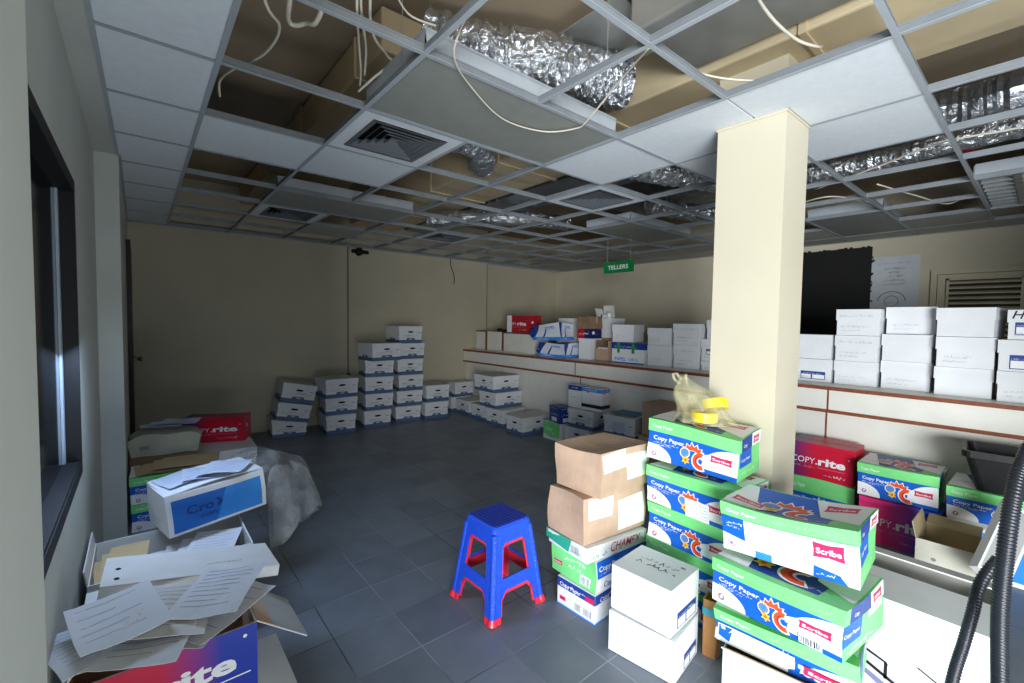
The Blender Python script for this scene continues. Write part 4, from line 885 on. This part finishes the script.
# corrugated hose, two limbs
HOSE = mat('black_hose', '#23262c', .32, .15)
def hose(label, pts, r):
    P = [Vector(p) for p in pts]; out = []
    for i in range(len(P) - 1):
        p0, p1, p2, p3 = P[max(i - 1, 0)], P[i], P[i + 1], P[min(i + 2, len(P) - 1)]
        n = max(4, int((p2 - p1).length / .0022))
        for k in range(n):
            q = k / n; out.append(.5 * ((2 * p1) + (p2 - p0) * q + (2 * p0 - 5 * p1 + 4 * p2 - p3) * q * q + (3 * p1 - p0 - 3 * p2 + p3) * q ** 3))
    m = MB(); m.tube(out, r, HOSE, 12, rfun=lambda i, q: q * (1.0, 1.06, 1.0, .9)[i % 4]); return tag(m.build('corrugated_hose', smooth=True), label, 'hose', 'black corrugated hoses')
hose('thick black corrugated hose arching down at the lower right edge', [(2.12, -.42, .03), (2.14, -.3, .6), (2.08, -.13, 1.08), (1.945, 0, 1.18), (1.905, .035, 1.12), (1.85, .047, 1.03), (1.811, .053, .895), (1.806, .056, .727), (1.815, .048, .519), (1.83, .035, .3), (1.86, .0, .05), (1.95, -.15, .024), (2.3, -.4, .024)], .0185)
hose('thinner black hose slanting beside the thick corrugated hose', [(1.94, .07, .82), (1.90, .10, .75), (1.87, .112, .66), (1.85, .124, .575), (1.82, .14, .468), (1.77, .15, .3), (1.62, .16, .08), (1.5, .1, .02), (1.3, -.1, .02)], .015)

# ------------------------------------------------------------------ copy paper towers
TG = 'copy paper cartons in the tower against the column'
scribe(.46, .275, .18, pose(2.115, 1.35, 0, -89), 'white and blue paper carton at the foot of the tower against the column', TG, 211, 'bright', .006)
scribe(.46, .275, .19, pose(2.075, 1.335, .183, -89), 'green lidded paper carton, second from the floor in the column tower', TG, 212, '', .01, lidh=.36)
scribe(.46, .275, .185, pose(2.05, 1.32, .382, -90, 1.0), 'green and blue paper carton in the middle of the column tower', TG, 213, '', .01)
scribe(.46, .275, .19, pose(2.035, 1.315, .578, -91, 1.8), 'green paper carton with a white sticker, second from the top of the column tower', TG, 214, 'label', .01)
scribe(.46, .275, .205, pose(2.072, 1.35, .792, -87.5, 2.4, 1.5), 'green and blue paper carton on top of the column tower, under the yellow bag', TG, 215, '', .007)
T2 = 'copy paper cartons in the nearest sagging tower'
open_box(.36, .28, .225, pose(1.755, .775, 0, -80), 'white open carton with a brown flap at the foot of the nearest tower', 'cardboard box', 'open_box', W, KRAFT, (('F', 60, .05),), group=T2)
scribe(.464, .29, .125, pose(1.775, .82, .233, -83), 'bright white and green paper carton, lowest of the nearest sagging tower', T2, 221, 'bright', .01, lidh=.38)
scribe(.455, .37, .172, pose(1.79, .84, .377, -95, -2.6, -2), 'blue paper carton with an orange emblem, middle of the nearest sagging tower', T2, 222, 'barcode', .009, lidh=.3)
scribe(.455, .3, .195, pose(1.865, .834, .573, -86.5, -3, 0), 'sagging paper carton with a mostly white front on top of the nearest tower', T2, 223, 'white', .009, .042, lidh=.27)
# ------------------------------------------------------------------ white pair, brown cartons
WG = 'two white boxes in front of the brown cartons'
archive(.30, .25, .187, pose(1.639, 1.235, 0, -82), 'lower of two bright white boxes on the floor before the brown cartons', WG, 231, ('R', .10, .008, .24, .075), (0, 0), lidh=.98)
archive(.28, .255, .205, pose(1.655, 1.238, .19, -86), 'upper of two bright white boxes, with handwriting on its lid', WG, 232, ('R', .06, .01, .24, .08), (0, 0), lidh=.98, top='hand')
DG = 'cartons stacked under the brown cartons'
t = small_carton(.25, .40, .145, pose(1.702, 1.633, 0, -88), 'white and navy paper carton at the bottom of the brown carton stack', W, NAVY, DG, .34, 7)
m = MB(); F = faces(m, .25, .40, .145); F['F'].text('Copy Paper', .02, .105, .03, WP, .012, 0, 3, fit=.14); F['F'].rect(.19, .1, .245, .125, PINK, 3); F['F'].bars(.12, .02, .04, .035, GINK, 1, 3); F['F'].bars(.18, .02, .05, .035, GINK, 2, 3); F['F'].rect(.02, .03, .06, .05, PINK, 3); F['R'].text('Copy', .04, .1, .035, WP, .012, 0, 3); F['R'].rect(0, 0, .4, .006, SKY, 3); F['F'].rect(0, 0, .25, .006, SKY, 3); m.build('lettering', t)
t = thing('paper_carton', 'green paper carton in the stack under the brown cartons', 'paper carton', pose(1.73, 1.70, .15, -92), DG); w, d, h = .31, .42, .155
m = MB(); m.box(0, 0, 0, w, d, h, W); F = faces(m, w, d, h); f = F['F']; f.rect(0, 0, w, h, GREEN, 1); f.scrawl(w * .3, h * .6, w * .45, .022, WP, 2, 2); f.scrawl(w * .4, h * .4, w * .3, .018, WP, 3, 2); f.rect(w * .66, h * .08, w * .88, h * .38, WP, 2); f.bars(w * .68, h * .1, w * .18, h * .24, GINK, 2, 3); badge(f, w * .06, h * .3, w * .2, h * .16, 2)
f = F['R']; f.rect(.005, h * .45, d, h, BLUE, 1); f.text('Copy Paper', .02, h * .66, .035, WP, .014, 0, 2, fit=.2); f.scrawl(.02, h * .54, .14, .008, WP, 4, 2); f.text('Copy', .06, h * .1, .04, NAVY, .012, 0, 1); m.warp(dent(w, d, h, .008, 3), .05); m.build('body', t)
t = thing('paper_carton', 'shallow white carton lid with red hand lettering CHAMEX, under the brown cartons', 'paper carton', pose(1.70, 1.70, .309, -95), DG); w, d, h = .29, .44, .072
m = MB(); m.box(0, 0, 0, w, d, h, W); F = faces(m, w, d, h); f = F['R']; f.text('Carta', .02, .012, .03, GREEND, 0, 0, 1); f.scrawl(.02, .048, .05, .014, GREEN, 2, 1); f.text('CHAMEX', .17, .012, .075, RED, .004, 0, 1, fit=.22); f.scrawl(.11, .015, .03, .03, PURPG, 1, 1); F['F'].rect(.17, .015, .25, .055, PAPERB, 1); F['F'].bars(.18, .02, .06, .03, GINK, 3, 2); m.warp(dent(w, d, h, .006, 9), .05); m.build('body', t)
m = MB(); m.grid(lambda u, v: (-.02 + .2 * u, -.003 - .02 * (1 - v) * u, h - .05 * (1 - v)), 6, 3, mat('teal_print', '#2fae8c', .45)); m.build('flap', t)
kraft(.27, .46, .235, pose(1.705, 1.71, .385, -95), 'lower brown carton with white papers stuck on it, beside the blue stool', 'brown cartons beside the stool', 241, (('R', .03, .11, .2, .225), ('R', .25, .02, .44, .19)), .012)
kraft(.3, .4, .222, pose(1.735, 1.685, .626, -90), 'upper brown carton with white papers stuck on it, beside the blue stool', 'brown cartons beside the stool', 242, (('R', .02, .12, .19, .215), ('R', .21, .05, .38, .19)), .012)
# tape tube standing behind the white pair
t = thing('cardboard_tube', 'brown cardboard post with a teal band between the white boxes and the nearest tower', 'tube', pose(1.985, .93, 0, 10))
m = MB(); loft(m, [rrect(.035, .03, 0, .006, 2), rrect(.037, .032, .26, .006, 2), rrect(.031, .026, .26, .006, 2), rrect(.03, .025, .2, .006, 2)], mat('orange_kraft', '#b9824e', .6)); m.build('body', t); m = MB(); loft(m, [rrect(.039, .034, .19, .006, 2), rrect(.04, .035, .225, .006, 2)], mat('teal_tape', '#3f9fb0', .4), False, False); m.build('band', t)

# yellow bag with tape rolls on the tower
zt = 1.004
t = thing('plastic_bag', 'knotted see-through yellowish plastic bag on top of the column tower', 'bag', pose(2.20, 1.11, zt, 0, 0, 0)); FILM = film_mat('yellowish_film', '#e8e2b0', .27, .2)
rings = []; nb = 28; rg = random.Random(5)
for i in range(13):
    q = i / 12; r = (.125 * (1 - q ** 1.6) + .02) * (1 - .15 * math.sin(q * 7)); zc = .006 + .215 * q; off = Vector((-.03, .10, 0)) * q ** 1.5
    rings.append([(off.x + r * (1 + .11 * math.sin(7 * a + i * .35) * (1 - .2 * q)) * math.cos(a) * .85, off.y + r * (1 + .1 * math.sin(9 * a + 1)) * math.sin(a) * 1.05, zc) for a in [2 * PI * k / nb for k in range(nb)]])
m = MB(); loft(m, rings, FILM, True, False); m.build('bag_film', t, smooth=True)
for s in (-1, 1):
    m = MB(); P = [(-.03, .10 + .015 * s, .205), (-.035, .11 + .025 * s, .235), (-.04, .12 + .035 * s, .232), (-.035, .115 + .035 * s, .205), (-.025, .10 + .02 * s, .18)]; m.tube(P, .008, FILM, 6); m.build('handle', t, smooth=True)
YT = mat('yellow_tape', '#e6cf1f', .25)
YC = mat('tape_core', '#c9a64b', .7)
def roll(label, M):
    t = thing('tape_roll', label, 'tape roll', M, 'yellow tape rolls in the plastic bag'); m = MB(); m.lathe([(.042, 0), (.062, 0), (.063, .002), (.063, .046), (.062, .048), (.042, .048)], YT, 28, None, True); m.build('tape', t, smooth=False)
    m = MB(); m.lathe([(.038, .001), (.0415, .001), (.0415, .047), (.038, .047)], YC, 24, None, True); m.build('core', t)
roll('yellow tape roll lying flat in the bag on the column tower', pose(2.165, 1.09, zt + .012))
roll('yellow tape roll leaning at the back of the bag on the column tower', pose(2.24, 1.07, zt + .066, 0, 12, -18))

# ------------------------------------------------------------------ stool
SB = mat('blue_stool_plastic', '#2453dc', .28, .2, 120, bump=.5, bscale=150); SR = mat('red_stool_plastic', '#ec3244', .3)
HS = .455; A0, A1 = .178, .122
def seatweave():
    m = bpy.data.materials.new('woven_blue_plastic'); m.use_nodes = True; nt = m.node_tree; b = nt.nodes['Principled BSDF']; N = nt.nodes.new; L = nt.links.new
    tc = N('ShaderNodeTexCoord'); mp = N('ShaderNodeMapping'); mp.inputs['Rotation'].default_value = (0, 0, RD(45)); mp.inputs['Scale'].default_value = (62, 62, 62); L(tc.outputs['Object'], mp.inputs[0])
    ck = N('ShaderNodeTexChecker'); ck.inputs['Scale'].default_value = 1; ck.inputs['Color1'].default_value = lin('#2c5af0'); ck.inputs['Color2'].default_value = lin('#0c1e78'); L(mp.outputs[0], ck.inputs['Vector'])
    L(ck.outputs['Color'], b.inputs['Base Color']); b.inputs['Roughness'].default_value = .35; bp = N('ShaderNodeBump'); bp.inputs['Distance'].default_value = .004; L(ck.outputs['Fac'], bp.inputs['Height']); L(bp.outputs[0], b.inputs['Normal']); return m
t = thing('plastic_stool', 'blue and red square plastic stool standing alone on the tiled floor', 'stool', pose(1.475, 1.865, 0, 1))
half = lambda z: A0 + (A1 - A0) * z / HS
def panel(m, s, prof, mt, o=0.0, th=.006):    # prof: [(t as offset from -half or +half via lambda, z)]
    Mr = Matrix.Rotation(s * PI / 2, 4, 'Z')
    A = [Mr @ Vector((f(half(z)), -half(z) - o, z)) for f, z in prof]; B = [Mr @ Vector((f(half(z)), -half(z) - o + th, z)) for f, z in prof]; m.hexa(A, B, mt)
l = lambda k: (lambda a: -a + k)
r = lambda k: (lambda a: a - k)
def legpanel(m, s, right, fw, z0, z1, mt, o, th, k0=0.0):
    f0, f1 = (r(k0), r(fw)) if right else (l(k0), l(fw))
    panel(m, s, [(f0, z0), (f1, z0), (f1, z1), (f0, z1)] if not right else [(f1, z0), (f0, z0), (f0, z1), (f1, z1)], mt, o, th)
for s in range(4):
    m = MB(); legpanel(m, s, True, .06, .028, HS - .03, SB, 0, .007); legpanel(m, (s + 1) % 4, False, .06, .028, HS - .03, SB, 0, .007)
    cr = lambda z, k: Matrix.Rotation(s * PI / 2, 4, 'Z') @ Vector((half(z) - k, -half(z) + k, z))
    m.tube([cr(.028 + i * .0085, .011) for i in range(47)], .0165, SB, 12, rfun=lambda i, q: q * (1.0 if i % 2 else 1.06))
    leg = m.build('leg', t)
    m = MB(); legpanel(m, s, True, .07, .02, HS - .04, SR, -.007, .005, .02); legpanel(m, (s + 1) % 4, False, .07, .02, HS - .04, SR, -.007, .005, .02); m.build('lining', leg)
    m = MB(); legpanel(m, s, True, .056, 0, .03, SR, .004, .012); legpanel(m, (s + 1) % 4, False, .056, 0, .03, SR, .004, .012); m.tube([cr(0, .009), cr(.012, .01), cr(.03, .011)], .024, SR, 14, rfun=lambda i, q: q * (1, .96, .8)[i]); m.build('foot', leg)
    q = .058
    m = MB(); panel(m, s, [(l(q), .352), (l(q + .02), .368), (r(q + .02), .368), (r(q), .352), (r(q), .43), (l(q), .43)], SB, .0, .007); up = m.build('upper_rail', t)
    m = MB(); panel(m, s, [(l(q), .335), (l(q + .024), .352), (r(q + .024), .352), (r(q), .335), (r(q), .43), (l(q), .43)], SR, -.007, .005); m.build('lining', up)
    m = MB(); panel(m, s, [(l(q), .105), (l(q + .03), .14), (r(q + .03), .14), (r(q), .105), (r(q), .2), (l(q), .2)], SB, .0, .007); lo = m.build('lower_rail', t)
    m = MB(); panel(m, s, [(l(q), .08), (l(q + .035), .122), (r(q + .035), .122), (r(q), .08), (r(q), .185), (l(q), .185)], SR, -.007, .005); m.build('lining', lo)
m = MB(); loft(m, [rrect(.129, .129, .405, .022, 4), rrect(.126, .126, .445, .024, 4), rrect(.118, .118, .457, .024, 4), rrect(.113, .113, .457, .02, 4)], SB, False, True); seat = m.build('seat', t)
m = MB(); loft(m, [rrect(.112, .112, .4572, .02, 4), rrect(.111, .111, .4585, .02, 4)], seatweave()); m.build('seat_weave', seat)

# ------------------------------------------------------------------ left-hand pile
LG = 'cartons piled along the left wall'
archive(.56, .36, .265, pose(-.17, 1.53, 0, 0), 'plain greyish white box on the floor under the nearest open paper carton', LG, 251, None, (0, 0), lidh=.1)
def cr_deco(F):
    f = F['F']; w, h = .46, .225; f.rect(0, 0, w, h, GR_BR, 1); f.text('COPY', .03, h * .46, h * .24, WP, -.004, 0, 2, fit=.15); f.rect(.185, h * .46, .195, h * .5, WP, 2); f.text('rite', .2, h * .42, h * .38, WP, .035, 0, 2, fit=.2); f.ell(.425, h * .86, .006, .006, WP, 2); f.rect(.25, h * .3, .44, h * .32, WP, 2); f.scrawl(.06, h * .25, .16, .014, WP, 2, 2)
open_box(.46, .28, .225, pose(-.175, 1.63, .27, 1), 'red and blue open paper carton spilling papers, nearest in the left pile', 'paper carton', 'paper_carton', W, KRAFT, (('R', 128, .2, GREYW), ('L', -30, .08)), deco=cr_deco, group=LG)
PG = 'loose papers on the nearest open carton'
ps = [(-.15, 1.64, 6, 0), (-.02, 1.62, -14, 0), (-.165, 1.57, 20, 0), (-.03, 1.66, -38, 1), (.02, 1.70, -60, 0), (-.12, 1.56, -24, 2), (-.06, 1.60, -16, 0), (.04, 1.64, -30, 0), (-.13, 1.56, 12, 0)]
lb = ['crumpled printed sheet at the bottom of the papers on the nearest open carton', 'white sheet low in the papers on the nearest open carton, beside the lettering', 'sheet hanging towards the left wall on the nearest open carton', 'form with a black block printed on it, on the nearest open carton', 'creased sheet at the right of the papers on the nearest open carton', 'form with long dark rules on the nearest open carton', 'curled sheet near the top of the papers on the nearest open carton', 'pale sheet over the right-hand corner of the nearest open carton', 'topmost slanting sheet by the wall on the nearest open carton']
for i, (x, y, a, b) in enumerate(ps):
    sheet(pose(x, y, .524 + i * .0125, a, 3 - i % 3, 3), lb[i], PG, .2, .26, .013, 30 + i, PAPER if i % 3 else WO, 9 if i % 4 else 5, block=(i == 3))
bankers(.52, .34, .22, pose(-.17, 1.96, 0, 0), 'white file box on the floor under the loose white lid, left pile', LG, 252)
bankers(.5, .33, .22, pose(-.165, 1.965, .223, 0), 'white file box directly under the loose white lid, left pile', LG, 253)
t = thing('box_lid', 'long loose white box lid lying across the left pile', 'box lid', pose(-.12, 1.95, .572, -1, 10.5, -6)); m = MB(); w, d = .54, .30
m.box(0, 0, .035, w, d, .04, WO); m.build('top', t); m = MB()
for q in ((0, 0, w, .004), (0, d - .004, w, d), (0, .004, .004, d - .004), (w - .004, .004, w, d - .004)): m.box(q[0], q[1], 0, q[2], q[3], .035, W)
m.build('rim', t); m = MB(); f = Face(m, (0, 0, .04), (1, 0, 0), (0, 1, 0), (0, 0, 1), w, d); f.scrawl(.3, .1, .12, .016, GINK, 2, 1); f.ell(.04, .06, .008, .012, SLOT, 1); f.ell(.04, .16, .008, .012, SLOT, 1); m.build('print', t)
bankers(.58, .44, .2, pose(-.175, 2.40, 0, 0), 'white file box on the floor under the open file box with folders', LG, 254)
def bk_deco(F):
    f = F['F']; f.poly([(.36, .03), (.58, .03), (.58, .1), (.42, .1)], BAND, 1); f.poly([(.46, .12), (.58, .12), (.58, .14), (.47, .14)], INK, 1)
open_box(.58, .44, .22, pose(-.175, 2.40, .203, 0), 'white open file box full of folders under the blue carton, left pile', 'file box', 'file_box', W, WO, (('L', 8, .06),), deco=bk_deco, group=LG)
FO = 'papers and folders in the open file box'
for i in range(3): sheet(pose(-.155 + .01 * i, 2.42 + .012 * i, .385 + .018 * i, 4 - 4 * i, 0, 0), f'buff folder in the open file box, {["lowest", "middle", "uppermost"][i]} of three', FO, .14, .3, .005, 50 + i, MANILA, 0, 'folder')
for i in range(5): sheet(pose(.0 + .03 * i, 2.415 + .012 * i, .352 + .013 * i, 8 - 7 * i, 0, 1), ['white sheet in the open file box next to the buff folders', 'second sheet in the open file box, partly covered', 'slanting sheet across the open file box', 'printed sheet near the middle of the open file box', 'sheet by the blue carton in the open file box'][i], FO, .2, .27, .006, 60 + i, PAPER, 8)
# blue carton
t = thing('paper_carton', 'tilted white and blue carton on top of the open file box, left pile', 'paper carton', pose(.095, 2.60, .456, 12.5, -4, 0), LG); w, d, h = .435, .3, .2
m = MB(); m.box(0, 0, 0, w, d, h, W); F = faces(m, w, d, h); f = F['F']; f.rect(.02, .012, w - .02, h - .03, SKY, 1); f.poly([(.02, .012), (.2, .012), (.25, h - .03), (.02, h - .03)], mat('strong_blue_print', '#1c6cc4', .4), 2); f.text('Cro', .075, h * .42, h * .3, NAVY, .02, 0, 3, fit=.115); f.poly([(.2, h * .42), (.215, h * .42), (.23, h * .53), (.215, h * .64), (.2, h * .64), (.213, h * .53)], NAVY, 3); f.text('COPY', .13, h * .24, h * .12, NAVY, .03, 0, 3, fit=.08)
F['L'].scrawl(.05, .05, .15, .02, PAPERB, 3, 1); m.warp(dent(w, d, h, .006, 4), .06); m.build('body', t)
for nm, y0 in (('flap', 0), ('flap', d / 2)): m = MB(); m.box(.002, y0 + .002, h + .001, w - .002, y0 + d / 2 - .002, h + .005, W); m.warp(lambda x, y, z: (x, y, z + .012 * math.sin(x * 7) ** 2), .06); m.build(nm, t)
for i in range(3): sheet(pose(.10 + .05 * i, 2.66 + .015 * i, .676 + .014 * i, 18 - 22 * i, -3, 0), ['crumpled sheet on the blue carton, nearest the wall', 'folded printed sheet on top of the blue carton', 'small sheet at the back of the blue carton'][i], 'papers on the blue carton', .2, .21, .012, 70 + i, PAPERB, 6)
# further boxes along the wall
scribe(.47, .34, .19, pose(-.06, 4.0, 0, 0), 'paper carton on the floor under the buff folders, far left', LG, 255, '', .006)
scribe(.46, .33, .185, pose(-.06, 4.0, .193, 0), 'green paper carton under the buff folders, far left by the wall', LG, 256, '', .006)
for i in range(4): sheet(pose(-.03 + .04 * i, 3.99 + .01 * i, .388 + .010 * i, 3 - 4 * i), f'buff folder on the far green carton, {["lowest", "second", "third", "uppermost"][i]} of four', 'buff folders on the far green carton', .36, .27, .005, 80 + i, MANILA, 0, 'folder')
kraft(.42, .36, .39, pose(-.06, 4.5, 0, 0), 'dark brown carton under the pale sack, far left', LG, 257, m_=KRAFTD)
t = thing('paper_sack', 'pale lumpy sack lying on the dark brown carton, far left', 'sack', pose(-.06, 4.52, .392, -4), None); SK = mat('pale_sack', '#b9b8a4', .6, .08, bump=.2, bscale=25)
m = MB(); m.box(0, 0, 0, .42, .26, .17, SK); m.warp(lambda x, y, z: (x + .012 * math.sin(y * 20) - .05 * (z / .17) * (.5 - x / .42), y + .012 * math.sin(x * 24), z * (1 - .25 * (abs(x / .21 - 1) ** 3)) + .01 * math.sin(x * 19) * z / .17), .035); m.build('body', t, smooth=False)
m = MB(); m.box(.05, -.016, .06, .11, -.012, .085, GINK); m.build('stamp', t)
for i in range(3): sheet(pose(.0 + .05 * i, 4.55 + .02 * i, .6 + .014 * i, 5 - 12 * i), f'bluish sheet on the pale sack, {["lowest", "middle", "uppermost"][i]} of three', 'papers on the pale sack', .26, .2, .01, 90 + i, PAPERB, 4)
archive(.46, .62, .297, pose(.37, 4.72, 0, -2), 'low grey carton on the floor under the far red carton', LG, 258, None, (0, 0), name='grey_carton', lidh=.3)
copyrite(.52, .24, .23, pose(.30, 5.2, .30, -24), 'red and navy paper carton in the far left corner, beside the leaning file boxes', LG, 259, GR_NR)
# plastic sheeting
PLS = film_mat('milky_film', '#eef3f6', .3, .2)
t = thing('plastic_sheet', 'crumpled see-through plastic sheet behind the blue carton, trailing onto the floor', 'plastic sheet', (.7, 3.3, 0)); rg = random.Random(12)
def drape(u, v):
    a = Vector((-.38, .05, .50)).lerp(Vector((-.1, .75, .42)), v); b = Vector((-.08, -.22, .05)).lerp(Vector((.42, .38, .03)), v)
    p = a.lerp(b, u); hump = math.sin(PI * u) * (.16 + .08 * math.sin(3 * v))
    p.z += hump * (1 - .3 * u) + .022 * math.sin(11 * u + 7 * v) + .02 * math.sin(17 * v - 5 * u); p.x += .1 * math.sin(PI * u) + .02 * math.sin(13 * v + 4 * u); p.y += .025 * math.sin(9 * u + 2)
    p.z = max(p.z, .004 + .01 * (1 + math.sin(20 * u) * math.sin(17 * v)))
    return p
m = MB(); m.grid(drape, 34, 34, PLS); m.build('film', t, smooth=True)
m = MB(); m.grid(lambda u, v: drape(.55 + .45 * u, v * .8) + Vector((.02, -.03, .03 + .02 * math.sin(8 * u))), 18, 20, PLS); m.build('fold', t, smooth=True)

# ------------------------------------------------------------------ light and camera
w = bpy.data.worlds.new('daylight'); scn.world = w; w.use_nodes = True
bg = w.node_tree.nodes['Background']; bg.inputs['Color'].default_value = (.62, .8, 1, 1); bg.inputs['Strength'].default_value = .22
def area(name, loc, target, sx, sy, power, color):
    l = bpy.data.lights.new(name, 'AREA'); l.shape = 'RECTANGLE'; l.size = sx; l.size_y = sy; l.energy = power; l.color = color
    o = bpy.data.objects.new(name, l); COL.objects.link(o); o.location = loc
    o.rotation_euler = (Vector(target) - Vector(loc)).to_track_quat('-Z', 'Y').to_euler(); return o
area('doorway_daylight', (-2.4, -3.1, 1.05), (2.4, 1.2, 1.2), 2.6, 1.9, 530, (.93, .97, 1))
area('low_entry_fill', (.7, -.75, .06), (1.3, .9, 2.5), 1.6, .8, 58, (.9, .95, 1))  # added upward fill lamp behind the camera, lifts near ceiling and left pile
area('left_pile_fill', (-.185, 2.42, 1.35), (.35, 2.55, .5),   .3, .9, 13, (.5, .68, 1))  # added blue fill lamp before the dark glass, brightens the left pile
cam = bpy.data.cameras.new('camera'); co = bpy.data.objects.new('camera', cam); COL.objects.link(co); scn.camera = co
cam.sensor_width = 36; cam.sensor_fit = 'HORIZONTAL'; cam.lens = 448.8 / 1024 * 36; cam.clip_start = .02
YAW, PIT, ROL = 39.8, 2.59, -.843
Mc = Matrix.Rotation(RD(-YAW), 4, 'Z') @ Matrix.Rotation(RD(90 - PIT), 4, 'X') @ Matrix.Rotation(RD(-ROL), 4, 'Z')
co.matrix_world = Matrix.Translation((0, 0, 1.5)) @ Mc
vs = scn.view_settings; vs.view_transform = 'Standard'; vs.look = 'None'; vs.gamma = 1; vs.use_curve_mapping = False; vs.exposure = .3
scn.cycles.max_bounces = 8; scn.cycles.diffuse_bounces = 5; scn.cycles.transparent_max_bounces = 12
scn.cycles.caustics_reflective = False; scn.cycles.caustics_refractive = False
